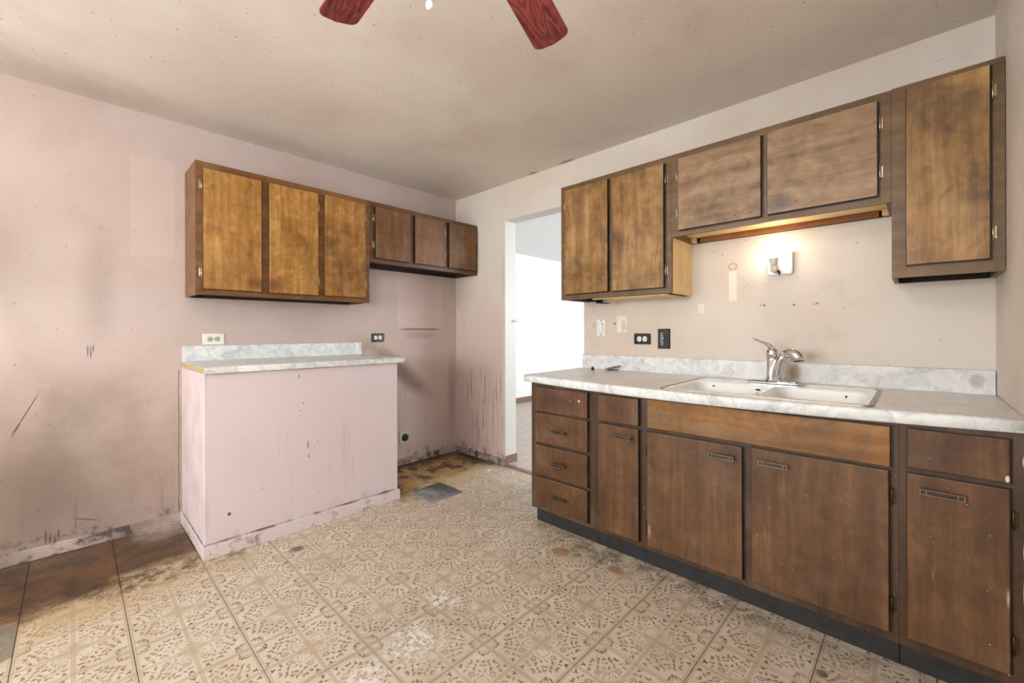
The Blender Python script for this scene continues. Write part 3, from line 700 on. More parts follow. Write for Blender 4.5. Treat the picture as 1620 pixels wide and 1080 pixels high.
def hinge(run, parent, a, z, face, side, mat='brass'):
    """exposed barrel hinge; side = direction from door to frame"""
    bm = B()
    c = a
    tube(bm, [run.p(c, face + 0.010, z + dz) for dz in (-0.026, -0.024, 0.024, 0.026)], [0.0016, 0.0034, 0.0034, 0.0016], n=8)
    for dz in (-0.032, 0.032):
        tube(bm, [run.p(c, face + 0.010, z + dz * 0.8), run.p(c, face + 0.010, z + dz)], [0.003, 0.0015], n=8)
    run.box(bm, c, c + side * 0.011, face, face + 0.003, z - 0.024, z + 0.024, bevel=0.0012, seg=1)
    return obj('hinge', bm, M['hinge_dark' if run.side == 'R' and z < 1 else 'hinge'], parent)
def pull(run, parent, a, z, face):
    """wide flat bar pull with a raised border and stamped centre"""
    w, h, o = 0.102, 0.019, face
    bm = B()
    for s_ in (-1, 1): run.box(bm, a + s_ * 0.036 - 0.006, a + s_ * 0.036 + 0.006, o, o + 0.017, z - 0.006, z + 0.006)
    run.box(bm, a - w / 2, a + w / 2, o + 0.016, o + 0.020, z - h / 2, z + h / 2, bevel=0.001, seg=1)
    h_ = obj('handle', bm, M['bronze'], parent)
    bm = B()
    for z0, z1 in ((z - h / 2, z - h / 2 + 0.003), (z + h / 2 - 0.003, z + h / 2)): run.box(bm, a - w / 2, a + w / 2, o + 0.0202, o + 0.0225, z0, z1)
    for a0 in (a - w / 2, a + w / 2 - 0.003, a - w / 2 + 0.014, a + w / 2 - 0.017): run.box(bm, a0, a0 + 0.003, o + 0.0202, o + 0.0222, z - h / 2 + 0.003, z + h / 2 - 0.003)
    obj('handle_border', bm, M['bronze_lite'], parent)

def cabinet(run, name, label, cat, a0, a1, z0, z1, depth, openings, mats, group=None, base=None, bottom_up=0.03, side_mats=None, sink=False):
    """openings: (a0,a1,z0,z1) of every panel; face frame is built around them"""
    lo, hi = min(a0, a1), max(a0, a1)
    t = thing(name, label, cat, run.p((lo + hi) / 2, depth / 2, base if base is not None else z0), group)
    fr = 0.019
    bm = B()
    body_m = side_mats or {}
    # carcass: two sides, back, top, recessed bottom
    run.box(bm, lo, lo + 0.016, 0.002, depth - fr, z0, z1, mi=1 if body_m.get('lo') else 0)
    run.box(bm, hi - 0.016, hi, 0.002, depth - fr, z0, z1, mi=1 if body_m.get('hi') else 0)
    run.box(bm, lo + 0.016, hi - 0.016, 0.002, 0.010, z0, z1, mi=2)
    if not sink: run.box(bm, lo + 0.016, hi - 0.016, 0.010, depth - fr, z1 - 0.016, z1)
    run.box(bm, lo + 0.016, hi - 0.016, 0.010, depth - fr, z0 + bottom_up, z0 + bottom_up + 0.012, mi=1 if body_m.get('bottom') else 2)
    obj('carcass', bm, [mats['frame'], body_m.get('mat', M['raw']), M['inside']], t)
    # face frame: rails and stiles filling what the panels leave free
    bm = B()
    inset = 0.010
    ops = sorted([(min(o[0], o[1]) + inset, max(o[0], o[1]) - inset, o[2] + inset, o[3] - inset) for o in openings])
    acuts = sorted(set([lo, hi] + [v for o in ops for v in o[:2]]))
    zc = sorted(set([z0, z1] + [v for o in ops for v in o[2:]]))
    for k in range(len(acuts) - 1):
        u0, u1 = acuts[k], acuts[k + 1]; um = (u0 + u1) / 2
        inside = sorted([(o[2], o[3]) for o in ops if o[0] < um < o[1]])
        cur = z0
        for (q0, q1) in inside + [(z1, z1)]:
            if q0 - cur > 1e-4: run.box(bm, u0, u1, depth - fr, depth, cur, q0)
            cur = max(cur, q1)
    bmesh.ops.remove_doubles(bm, verts=bm.verts[:], dist=1e-5)
    obj('face_frame', bm, mats['frame'], t)
    return t

UD_L, UD_R = 0.316, 0.290
# --- left wall, tall three-door unit
GA = dict(frame=M['gold_frame'])
A = cabinet(LR, 'wall_cabinet', 'golden brown three-door wall cabinet above the pink counter', 'cabinet', -2.120, -1.068, 1.376, 2.137, UD_L,
            [(-2.086, -1.790, 1.408, 2.096), (-1.748, -1.447, 1.408, 2.096), (-1.404, -1.107, 1.410, 2.100)], GA, 'upper wall cabinets', side_mats={})
for (u0, u1, q0, q1, hs, mt) in ((-2.086, -1.790, 1.408, 2.096, -1, 'gold_wood'), (-1.748, -1.447, 1.408, 2.096, 1, 'gold_wood'), (-1.404, -1.107, 1.410, 2.100, 1, 'gold_wood_b')):
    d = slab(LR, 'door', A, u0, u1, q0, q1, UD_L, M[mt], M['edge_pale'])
    for z in (2.005, 1.503): hinge(LR, d, (u0 - 0.006) if hs < 0 else (u1 + 0.006), z, UD_L, hs)
# --- left wall, short three-door unit over the range space
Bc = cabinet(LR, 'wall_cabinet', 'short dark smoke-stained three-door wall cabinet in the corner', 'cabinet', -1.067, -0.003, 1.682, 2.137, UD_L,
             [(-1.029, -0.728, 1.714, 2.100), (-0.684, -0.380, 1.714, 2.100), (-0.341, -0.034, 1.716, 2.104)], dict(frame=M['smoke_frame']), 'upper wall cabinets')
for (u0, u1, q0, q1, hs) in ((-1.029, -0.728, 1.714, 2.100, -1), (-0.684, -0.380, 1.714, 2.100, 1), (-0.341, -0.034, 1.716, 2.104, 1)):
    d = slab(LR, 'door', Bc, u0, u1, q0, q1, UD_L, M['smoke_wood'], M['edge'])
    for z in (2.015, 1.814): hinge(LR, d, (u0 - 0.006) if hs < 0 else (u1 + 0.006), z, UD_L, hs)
# --- right wall uppers
FRM = dict(frame=M['right_frame'])
C = cabinet(RR, 'wall_cabinet', 'two-door brown wall cabinet beside the doorway with pale unfinished side', 'cabinet', -1.505, -2.270, 1.373, 2.137, UD_R,
            [(-1.548, -1.875, 1.407, 2.104), (-1.906, -2.233, 1.405, 2.100)], FRM, 'upper wall cabinets', side_mats={'lo': True, 'bottom': False, 'mat': M['raw']})
for (u0, u1, q0, q1, hs) in ((-1.548, -1.875, 1.407, 2.104, 1), (-1.906, -2.233, 1.405, 2.100, -1)):
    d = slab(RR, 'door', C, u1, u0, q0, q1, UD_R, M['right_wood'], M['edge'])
    for z in (2.012, 1.500): hinge(RR, d, (u0 + 0.007) if hs > 0 else (u1 - 0.007), z, UD_R, hs)
# pale plywood panel and a loose bracket hang under it
bm = B(); RR.box(bm, -1.735, -2.235, 0.03, 0.262, 1.366, 1.372, bevel=0.001, seg=1); obj('bottom_panel', bm, M['raw'], C)
D = cabinet(RR, 'wall_cabinet', 'short wide two-door wall cabinet above the bare bulb', 'cabinet', -2.271, -3.182, 1.682, 2.137, UD_R,
            [(-2.314, -2.716, 1.710, 2.100), (-2.742, -3.141, 1.712, 2.103)], FRM, 'upper wall cabinets', side_mats={'bottom': True, 'mat': M['raw']}, bottom_up=0.030)
for (u0, u1, q0, q1, hs) in ((-2.314, -2.716, 1.710, 2.100, 1), (-2.742, -3.141, 1.712, 2.103, -1)):
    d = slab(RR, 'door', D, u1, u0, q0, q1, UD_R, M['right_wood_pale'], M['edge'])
    for z in (2.012, 1.812): hinge(RR, d, (u0 + 0.007) if hs > 0 else (u1 - 0.007), z, UD_R, hs)
bm = B(); RR.box(bm, -2.33, -3.13, 0.011, 0.030, 1.684, 1.711); obj('mounting_rail', bm, M['orange'], D)
for a in (-2.292, -3.160):
    bm = B(); RR.box(bm, a - 0.018, a + 0.018, 0.012, 0.05, 1.684, 1.711, bevel=0.002, seg=1); obj('corner_block', bm, M['raw'], D)
E_ = cabinet(RR, 'wall_cabinet', 'tall narrow single-door wall cabinet against the right end wall', 'cabinet', -3.183, -3.486, 1.372, 2.140, UD_R,
             [(-3.226, -3.449, 1.417, 2.117)], FRM, 'upper wall cabinets', bottom_up=0.035)
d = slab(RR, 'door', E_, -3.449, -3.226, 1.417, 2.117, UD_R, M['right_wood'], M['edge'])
for z in (2.025, 1.513): hinge(RR, d, -3.456, z, UD_R, -1)

# --- base cabinets
BD = 0.660; BZ0, BZ1 = 0.097, 0.852
FB = dict(frame=M['base_frame'])
G1 = cabinet(RR, 'base_cabinet', 'dark brown base cabinet of four stacked drawers by the doorway', 'cabinet', -1.558, -2.005, BZ0, BZ1, BD,
             [(-1.602, -1.973, 0.689, 0.828), (-1.602, -1.970, 0.504, 0.675), (-1.602, -1.972, 0.313, 0.485), (-1.602, -1.971, 0.122, 0.293)], FB, 'base cabinets', base=0.0)
for q0, q1, hz in ((0.689, 0.828, None), (0.504, 0.675, 0.587), (0.313, 0.485, 0.397), (0.122, 0.293, 0.207)):
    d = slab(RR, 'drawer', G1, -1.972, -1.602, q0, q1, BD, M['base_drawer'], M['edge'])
    if hz: pull(RR, d, -1.785, hz, BD + 0.020)
G2 = cabinet(RR, 'base_cabinet', 'dark brown sink base cabinet with three doors and long golden false front', 'cabinet', -2.006, -3.212, BZ0, BZ1, BD,
             [(-2.041, -2.269, 0.692, 0.826), (-2.040, -2.269, 0.124, 0.675), (-2.315, -3.192, 0.694, 0.832), (-2.314, -2.733, 0.124, 0.675), (-2.767, -3.188, 0.132, 0.681)], FB, 'base cabinets', base=0.0, sink=True)
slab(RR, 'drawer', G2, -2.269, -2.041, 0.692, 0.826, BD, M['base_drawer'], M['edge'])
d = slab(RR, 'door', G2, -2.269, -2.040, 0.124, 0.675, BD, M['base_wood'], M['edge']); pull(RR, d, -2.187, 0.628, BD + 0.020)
for z in (0.583, 0.213): hinge(RR, d, -2.034, z, BD, 1)
M['false_front'] = wood('golden_false_front', ((104, 66, 26), (142, 94, 40), (168, 120, 62)), 'y', grime=0.4, specks=0.04, blotch=0.6, seed=9.0, marks=[((-0.68, -2.6, 0.725), (0.1, 0.42, 0.035), (134, 108, 80), 0.55), ((-0.68, -3.0, 0.715), (0.1, 0.25, 0.03), (96, 62, 30), 0.5), ((-0.68, -2.36, 0.755), (0.1, 0.10, 0.06), (112, 92, 76), 0.5)])
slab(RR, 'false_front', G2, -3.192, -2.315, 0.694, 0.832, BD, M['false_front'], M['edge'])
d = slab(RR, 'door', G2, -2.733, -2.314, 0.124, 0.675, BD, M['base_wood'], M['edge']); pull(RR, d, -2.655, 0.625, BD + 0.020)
for z in (0.582, 0.212): hinge(RR, d, -2.307, z, BD, 1)
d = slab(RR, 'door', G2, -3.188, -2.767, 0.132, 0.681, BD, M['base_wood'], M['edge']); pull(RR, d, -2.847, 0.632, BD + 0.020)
for z in (0.593, 0.223): hinge(RR, d, -3.195, z, BD, -1)
G3 = cabinet(RR, 'base_cabinet', 'dark narrow base cabinet in the right corner with white paint scuffs', 'cabinet', -3.213, -3.486, BZ0, BZ1, BD,
             [(-3.233, -3.457, 0.703, 0.833), (-3.232, -3.457, 0.135, 0.684)], FB, 'base cabinets', base=0.0)
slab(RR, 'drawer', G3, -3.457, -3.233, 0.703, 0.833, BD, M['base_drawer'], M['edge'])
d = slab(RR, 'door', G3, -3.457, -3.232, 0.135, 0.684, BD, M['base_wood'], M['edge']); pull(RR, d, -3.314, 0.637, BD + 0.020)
for z in (0.594, 0.222): hinge(RR, d, -3.464, z, BD, -1)
# toe kicks: black vinyl boards under each unit
for t, u0, u1 in ((G1, -2.005, -1.558), (G2, -3.212, -2.006), (G3, -3.486, -3.213)):
    bm = B(); RR.box(bm, u0, u1, 0.05, 0.613, 0.0, BZ0, bevel=0.002, seg=1); obj('toe_kick', bm, M['toe'], t)

# ------------------------------------------------------------------ right countertop with sink cut-out
CT = 0.897
def bow(y): 
    s = (y + 1.53) / (YW + 1.53); s = min(max(s, 0), 1)
    return math.sin(math.pi * s) ** 0.9
ct = thing('countertop', 'grey marbled laminate countertop with backsplash along the sink wall', 'countertop', (-0.33, -2.5, 0.858))
SX0, SX1, SY0, SY1 = -0.672, -0.150, -3.135, -2.385      # cut-out
bm = B()
def ct_col(y0, y1, first, last, n):
    """lengthwise strips: cross-section with rounded nosing, skipping the cut-out"""
ys = [YW + 0.002, -3.4, -3.3, -3.2, SY0, -3.0, -2.87, -2.76, -2.65, -2.52, SY1, -2.25, -2.1, -1.95, -1.8, -1.65, -1.56, -1.50]
def left_y(x): return -1.487 + 0.05 * x       # slightly splayed left end
def section(y):
    k = bow(y)
    fx = -0.690 - 0.022 * k; sag = 0.012 * k
    zt, zb = CT - sag * 0.9, 0.858 - sag * 1.6
    prof = [(0.0, CT), (SX1, CT - sag * 0.2), (-0.40, CT - sag * 0.5), (SX0, zt)]
    r_ = 0.012
    prof += [(fx + r_, zt)]
    for a in (30, 60, 90): prof.append((fx + r_ - r_ * math.sin(R(a)), zt - r_ + r_ * math.cos(R(a))))
    prof += [(fx, zb + 0.006), (fx + 0.004, zb), (fx + 0.03, zb), (fx + 0.03, zb + 0.012), (0.0, zb + 0.012)]
    return prof
rows = []
for i, y in enumerate(ys):
    pr = section(y)
    last = i == len(ys) - 1
    rows.append([bm.verts.new((x, left_y(x) if last else y, z)) for x, z in pr])
npf = len(rows[0])
for i in range(len(rows) - 1):
    in_cut = SY0 - 1e-6 <= ys[i] and ys[i + 1] <= SY1 + 1e-6
    for k in range(npf):
        k2 = (k + 1) % npf
        if in_cut and k in (1, 2): continue
        if in_cut and k == npf - 2: continue
        f = bm.faces.new((rows[i][k], rows[i][k2], rows[i + 1][k2], rows[i + 1][k])); f.smooth = k in (4, 5, 6, 7)
bm.faces.new(rows[0][::-1]); bm.faces.new(rows[-1])
obj('counter_slab', bm, M['laminate_worn'], ct)
bm = B()
box(bm, -0.022, -0.001, YW + 0.003, -1.490, CT - 0.002, 0.996, bevel=0.006, seg=3, edges=lambda e: all(v.co.z > 0.99 for v in e.verts) or all(v.co.y > -1.5 for v in e.verts))
obj('backsplash', bm, M['laminate_worn'], ct)

# ------------------------------------------------------------------ double-bowl sink
sk = thing('kitchen_sink', 'white enamel double-bowl sink with dull steel rim set in the countertop', 'sink', (-0.41, -2.76, 0.72))
zr = CT - 0.003
def ring_faces(bm, a, b, mi=0, smooth=False):
    n = len(a)
    for k in range(n):
        f = bm.faces.new((a[k], a[(k+1) % n], b[(k+1) % n], b[k])); f.material_index = mi; f.smooth = smooth
cxs, cys = (SX0 + SX1) / 2, (SY0 + SY1) / 2
W_, H_ = (SX1 - SX0) + 0.026, (SY1 - SY0) + 0.026
def tilt(x, y): return -0.0095 * bow(y) * ((-x) / 0.69) ** 0.8 if x < 0 else 0.0
def ringv(bm, w, h, r_, z, cx=cxs, cy=cys, seg=5): return [bm.verts.new((cx + p[0], cy + p[1], z + tilt(cx + p[0], cy + p[1]))) for p in rrect(w, h, r_, seg)]
bm = B()
r0 = ringv(bm, W_, H_, 0.03, zr + 0.001); r1 = ringv(bm, W_ - 0.004, H_ - 0.004, 0.03, zr + 0.008); r2 = ringv(bm, W_ - 0.026, H_ - 0.026, 0.024, zr + 0.008); r3 = ringv(bm, W_ - 0.028, H_ - 0.028, 0.024, zr + 0.003)
ring_faces(bm, r0, r1); ring_faces(bm, r1, r2); ring_faces(bm, r2, r3)
obj('sink_rim', bm, M['sink_rim'], sk)
# enamel deck with two rounded bowls
bm = B()
bw_x, bw_y = 0.375, 0.345
bcx = cxs - 0.040
bys = (cys + 0.184, cys - 0.184)
outer = ringv(bm, W_ - 0.030, H_ - 0.030, 0.022, zr + 0.006)
oe = []
for k in range(len(outer)): oe.append(bm.edges.new((outer[k], outer[(k + 1) % len(outer)])))
tops = []
for by in bys:
    t_ = ringv(bm, bw_x, bw_y, 0.055, zr + 0.006, bcx, by)
    for k in range(len(t_)): oe.append(bm.edges.new((t_[k], t_[(k + 1) % len(t_)])))
    tops.append((t_, by))
bmesh.ops.triangle_fill(bm, use_beauty=True, use_dissolve=False, edges=oe)
# drop fill inside bowls
for f in list(bm.faces):
    c = f.calc_center_median()
    for by in bys:
        if abs(c.x - bcx) < bw_x / 2 - 0.02 and abs(c.y - by) < bw_y / 2 - 0.02 and all(any(v in t_ for t_, _ in tops) for v in f.verts):
            bm.faces.remove(f); break
for t_, by in tops:
    prev = t_
    for w, z, r_ in ((-0.010, -0.004, 0.052), (-0.018, -0.014, 0.05), (-0.034, -0.12, 0.05), (-0.050, -0.145, 0.05), (-0.10, -0.158, 0.05)):
        nx = ringv(bm, bw_x + w, bw_y + w, r_, zr + 0.006 + z, bcx, by); ring_faces(bm, prev, nx, smooth=True); prev = nx
    cbot = bm.verts.new((bcx, by, zr - 0.160))
    for k in range(len(prev)): bm.faces.new((prev[k], prev[(k+1) % len(prev)], cbot)).smooth = True
obj('basin', bm, M['enamel'], sk)
for by in bys:
    bm = B(); lathe(bm, (bcx, by, zr - 0.1615), (0, 0, 1), [(0.0, 0.0), (0.045, 0.0), (0.045, 0.004), (0.036, 0.005), (0.030, 0.002), (0.0, 0.002)], 20); obj('drain', bm, M['steel'], sk)
    bm = B(); lathe(bm, (bcx + bw_x / 2 - 0.0105, by + (0.09 if by > cys else -0.09), zr - 0.022), (-1, 0, 0.08), [(0.0, 0.0), (0.0042, 0.0), (0.0042, 0.003), (0.0, 0.003)], 14); obj('overflow_hole', bm, M['slot'], sk)
bm = B(); lathe(bm, (bcx - 0.08, cys + 0.004, zr + 0.0055), (0, 0, 1), [(0.0, 0.0), (0.010, 0.0), (0.010, 0.004), (0.006, 0.006), (0.0, 0.006)], 14); obj('rim_screw', bm, M['slot'], sk)

# ------------------------------------------------------------------ faucet
fc = thing('kitchen_faucet', 'chrome single-lever faucet with pull-out spray head behind the sink', 'faucet', (-0.185, -2.745, CT + 0.003))
fx_, fy_, fz = -0.185, -2.745, CT + 0.004
bm = B(); plate(bm, (fx_, fy_, fz), (1, 0, 0), (0, 1, 0), (0, 0, 1), rrect(0.056, 0.250, 0.027, 7), 0.012, 0.004); obj('deck_plate', bm, M['chrome'], fc)
bm = B(); lathe(bm, (fx_ + 0.006, fy_ + 0.010, fz + 0.010), (0.0, 0.0, 1), [(0.034, 0.0), (0.031, 0.01), (0.028, 0.03), (0.0265, 0.07), (0.027, 0.105), (0.0275, 0.118), (0.0, 0.119)], 24); obj('body', bm, M['chrome'], fc)
bm = B(); lathe(bm, (fx_ + 0.006, fy_ + 0.010, fz + 0.128), (-0.10, 0.03, 1), [(0.026, 0.0), (0.0285, 0.006), (0.029, 0.018), (0.026, 0.034), (0.018, 0.046), (0.0, 0.050)], 24)
cap = obj('handle_cap', bm, M['chrome'], fc)
bm = B()
h0 = Vector((fx_ + 0.004, fy_ + 0.010, fz + 0.165))
tube(bm, [h0, h0 + Vector((-0.008, 0.012, 0.020)), h0 + Vector((-0.018, 0.030, 0.034)), h0 + Vector((-0.030, 0.052, 0.042)), h0 + Vector((-0.042, 0.072, 0.056)), h0 + Vector((-0.046, 0.079, 0.062))], [0.017, 0.012, 0.0085, 0.007, 0.0068, 0.004], n=12, squash=[1, 0.9, 0.8, 0.7, 0.7, 0.7])
obj('lever', bm, M['chrome'], cap)
bm = B()
tube(bm, [(fx_ - 0.004, fy_ - 0.008, fz + 0.008), (fx_ - 0.010, fy_ - 0.012, fz + 0.045), (fx_ - 0.016, fy_ - 0.021, fz + 0.090), (fx_ - 0.020, fy_ - 0.034, fz + 0.125), (fx_ - 0.023, fy_ - 0.048, fz + 0.142)], [0.026, 0.0235, 0.0215, 0.020, 0.019], n=18)
obj('spout', bm, M['chrome'], fc)
bm = B()
tube(bm, [(fx_ - 0.022, fy_ - 0.046, fz + 0.139), (fx_ - 0.025, fy_ - 0.060, fz + 0.152), (fx_ - 0.029, fy_ - 0.078, fz + 0.155), (fx_ - 0.034, fy_ - 0.094, fz + 0.146), (fx_ - 0.038, fy_ - 0.105, fz + 0.130), (fx_ - 0.039, fy_ - 0.108, fz + 0.118)], [0.0195, 0.021, 0.024, 0.026, 0.026, 0.024], n=18)
sp = obj('spray_head', bm, M['chrome'], fc)
bm = B(); lathe(bm, (fx_ - 0.0392, fy_ - 0.1085, fz + 0.1165), (-0.08, -0.2, -1), [(0.022, 0.0), (0.022, 0.003), (0.0, 0.003)], 18); obj('spray_nozzle', bm, M['slot'], sp)

# ------------------------------------------------------------------ pink counter base and its top
cb = thing('counter_base', 'boxed-in pink painted counter base standing against the left wall', 'counter', (-1.585, -0.32, 0.0))
bm = B(); box(bm, -2.138, -1.030, -0.636, -0.001, 0.0, 0.944, bevel=0.002, seg=1); obj('box_panel', bm, M['pink'], cb)
bm = B()
box(bm, -2.146, -1.020, -0.652, -0.6362, 0.0, 0.068, bevel=0.006, seg=2, edges=lambda e: all(v.co.z > 0.06 for v in e.verts))
obj('base_trim', bm, M['pink'], cb)
bm = B(); box(bm, -2.1465, -2.1382, -0.6362, -0.002, 0.0, 0.066, bevel=0.003, seg=1); obj('base_trim', bm, M['pink'], cb)
bm = B(); box(bm, -1.0298, -1.020, -0.6362, -0.015, 0.0, 0.066, bevel=0.003, seg=1); obj('base_trim', bm, M['pink'], cb)
lt = thing('countertop', 'short marbled laminate countertop with bare chipboard left end', 'countertop', (-1.56, -0.33, 0.946))
bm = B()
pr = [(-0.001, 0.983), (-0.640, 0.981)] + [(-0.652 - 0.010 * math.sin(R(a)), 0.971 + 0.010 * math.cos(R(a))) for a in (10, 40, 70, 90)] + [(-0.662, 0.950), (-0.658, 0.946), (-0.001, 0.946)]
ra = [bm.verts.new((-2.140, y, z)) for y, z in pr]; rb = [bm.verts.new((-0.985, y, z)) for y, z in pr]
ring_faces(bm, ra, rb); bm.faces.new(rb); bm.faces.new(ra[::-1])
obj('counter_slab', bm, M['laminate'], lt)
bm = B(); box(bm, -2.1425, -2.1402, -0.652, -0.003, 0.948, 0.980); ce = obj('bare_end', bm, M['chipboard'], lt); ce['label'] = 'bare chipboard end'
bm = B(); box(bm, -2.136, -0.985, -0.021, -0.001, 0.983, 1.077, bevel=0.003, seg=2, edges=lambda e: all(v.co.z > 1.07 for v in e.verts)); obj('backsplash', bm, M['laminate'], lt)

# ------------------------------------------------------------------ wall plates
def basis(run): return run.e(), Vector((0, 0, 1)), run.n()
def duplex(run, name, label, a, z, plate_m, face_m, group, horizontal=True):
    ex, ey, en = basis(run)
    t = thing(name, label, 'outlet', run.p(a, 0.0, z), group)
    o = Vector(run.p(a, 0.0005, z))
    w, h = (0.116, 0.071) if horizontal else (0.071, 0.116)
    bm = B(); plate(bm, o, ex, ey, en, rrect(w, h, 0.004, 3), 0.006, 0.002); obj('cover_plate', bm, plate_m, t)
    for s_ in (-1, 1):
        c = o + (ex if horizontal else ey) * s_ * 0.0195 + en * 0.0061
        bm = B(); plate(bm, c, ex, ey, en, rrect(0.029, 0.034, 0.012, 5), 0.0022, 0.0006); f = obj('receptacle', bm, face_m, t)
        bm = B()
        cc = c + en * 0.0023
        u, v = (ey, ex) if horizontal else (ex, ey)
        for q in (-1, 1): plate(bm, cc + u * q * 0.0062 + v * 0.003, u, v, en, rrect(0.0030, 0.0105, 0.0008, 2), 0.0005)
        plate(bm, cc - v * 0.0085, u, v, en, rrect(0.006, 0.006, 0.0028, 3), 0.0005)
        obj('slots', bm, M['slot'], f)
    bm = B(); lathe(bm, o + en * 0.0058, en, [(0.0, 0.0), (0.0035, 0.0), (0.0025, 0.0014), (0.0, 0.0016)], 10); obj('screw', bm, M['steel'], t)
    return t
duplex(LR, 'wall_outlet', 'ivory duplex outlet lying sideways just above the pink counter', -1.975, 1.1165, M['ivory'], M['socket_grey'], 'electrical outlets')
duplex(LR, 'wall_outlet', 'dark brown outlet plate with white sockets on the pink left wall', -0.833, 1.114, M['black_plastic'], M['white_plastic'], 'electrical outlets')
duplex(RR, 'wall_outlet', 'dark outlet plate with white sockets above the sink counter', -1.950, 1.110, M['black_plastic'], M['white_plastic'], 'electrical outlets')
# heavy range outlet low on the left wall
t = thing('range_outlet', 'square steel range outlet with round black socket near the floor', 'outlet', LR.p(-0.578, 0, 0.237), 'electrical outlets')
ex, ey, en = basis(LR); o = Vector(LR.p(-0.578, 0.0005, 0.237))
bm = B(); plate(bm, o, ex, ey, en, rrect(0.108, 0.116, 0.006, 3), 0.008, 0.003); obj('cover_plate', bm, M['socket_grey'], t)
bm = B(); lathe(bm, o + en * 0.0081, en, [(0.0, 0.0), (0.032, 0.0), (0.031, 0.007), (0.026, 0.009), (0.0, 0.009)], 24); obj('receptacle', bm, M['black_plastic'], t)
bm = B()
for an in (90, 210, 330): plate(bm, o + en * 0.0171 + ex * 0.013 * math.cos(R(an)) + ey * 0.013 * math.sin(R(an)), ex * math.cos(R(an)) + ey * math.sin(R(an)), ey * math.cos(R(an)) - ex * math.sin(R(an)), en, rrect(0.012, 0.003, 0.001, 2), 0.0004)
obj('slots', bm, M['slot'], t)
for sx_, sy_ in ((-1, -1), (1, 1), (-1, 1), (1, -1)):
    bm = B(); lathe(bm, o + en * 0.0075 + ex * sx_ * 0.042 + ey * sy_ * 0.046, en, [(0.0, 0.0), (0.004, 0.0), (0.003, 0.0016), (0.0, 0.0018)], 8); obj('screw', bm, M['steel'], t)
# white rocker switch
ex, ey, en = basis(RR)
t = thing('light_switch', 'white rocker light switch beside the doorway', 'switch', RR.p(-1.638, 0, 1.186)); o = Vector(RR.p(-1.638, 0.0005, 1.186))
bm = B(); plate(bm, o, ex, ey, en, rrect(0.068, 0.116, 0.003, 3), 0.005, 0.0015); obj('cover_plate', bm, M['white_plastic'], t)
bm = B(); plate(bm, o + en * 0.0051, ex, ey, en, rrect(0.034, 0.068, 0.002, 2), 0.0006); obj('rocker_gap', bm, M['steel'], t)
bm = B(); plate(bm, o + en * 0.0058, ex, ey + en * 0.06, en, rrect(0.030, 0.064, 0.002, 2), 0.004, 0.001); obj('rocker', bm, M['white_plastic'], t)
for s_ in (-1, 1):
    bm = B(); lathe(bm, o + en * 0.0048 + ey * s_ * 0.050, en, [(0.0, 0.0), (0.005, 0.0), (0.004, 0.001), (0.0, 0.001)], 10); obj('screw', bm, M['slot'], t)
# black toggle switch
t = thing('light_switch', 'black toggle light switch with smeared plate above the counter', 'switch', RR.p(-2.097, 0, 1.112)); o = Vector(RR.p(-2.097, 0.0005, 1.112))
bm = B(); plate(bm, o, ex, ey, en, rrect(0.080, 0.126, 0.003, 3), 0.008, 0.004); obj('cover_plate', bm, M['black_plastic'], t)
M['smear'] = plain('dried_blue_grey_smear', (118, 134, 132), 0.45, var=0.5, vscale=40)
bm = B(); plate(bm, o + en * 0.0081 + ex * 0.010, ex + ey * 0.15, ey, en, [(0.010, 0.010), (0.012, 0.035), (0.002, 0.044), (-0.008, 0.030), (-0.006, 0.004), (-0.010, -0.020), (-0.006, -0.044), (0.008, -0.040), (0.013, -0.012)], 0.0004); obj('smear', bm, M['smear'], t)
bm = B(); plate(bm, o + en * 0.0082 + ex * 0.001, ex, ey, en, rrect(0.010, 0.024, 0.001, 2), 0.001); obj('toggle_slot', bm, M['slot'], t)
bm = B(); tube(bm, [o + en * 0.008, o + en * 0.016 + ey * 0.003, o + en * 0.024 + ey * 0.007], [0.0045, 0.004, 0.0035], n=8); obj('toggle', bm, M['white_plastic'], t)

# ------------------------------------------------------------------ bare-bulb wall lamp over the sink
lp = thing('wall_lamp', 'square white wall lamp with a lit bare bulb above the sink', 'lamp', (0, -2.735, 1.513))
o = Vector((-0.0005, -2.735, 1.513))
bm = B(); plate(bm, o, ex, ey, en, rrect(0.114, 0.118, 0.012, 4), 0.024, 0.004); obj('back_plate', bm, M['white_plastic'], lp)
bm = B()
tube(bm, [o + Vector((-0.024, 0.012, -0.040)), o + Vector((-0.060, 0.012, -0.044)), o + Vector((-0.074, 0.013, -0.036))], [0.012, 0.012, 0.010], n=12)
lathe(bm, o + Vector((-0.072, 0.013, -0.048)), (0, 0.06, 1), [(0.0, 0.0), (0.014, 0.001), (0.0185, 0.006), (0.0185, 0.030), (0.016, 0.032), (0.0, 0.032)], 20)
obj('socket', bm, M['bulb_neck'], lp)
bm = B(); lathe(bm, o + Vector((-0.072, 0.0148, -0.0155)), (0, 0.06, 1), [(0.015, 0.0), (0.0165, 0.010), (0.021, 0.028), (0.0255, 0.040)], 24); obj('bulb_neck', bm, M['bulb_neck'], lp)
bm = B(); lathe(bm, o + Vector((-0.072, 0.0172, 0.0245)), (0, 0.06, 1), [(0.0256, 0.0), (0.0285, 0.010), (0.0300, 0.020), (0.0290, 0.032), (0.0240, 0.043), (0.0140, 0.050), (0.0, 0.0525)], 24); obj('bulb', bm, M['wall_bulb'], lp)
bm = B(); tube(bm, [o + Vector((-0.074, -0.004, -0.045)), o + Vector((-0.080, -0.010, -0.052)), o + Vector((-0.084, -0.013, -0.066))], [0.006, 0.005, 0.003], n=8); obj('switch_key', bm, M['slot'], lp)

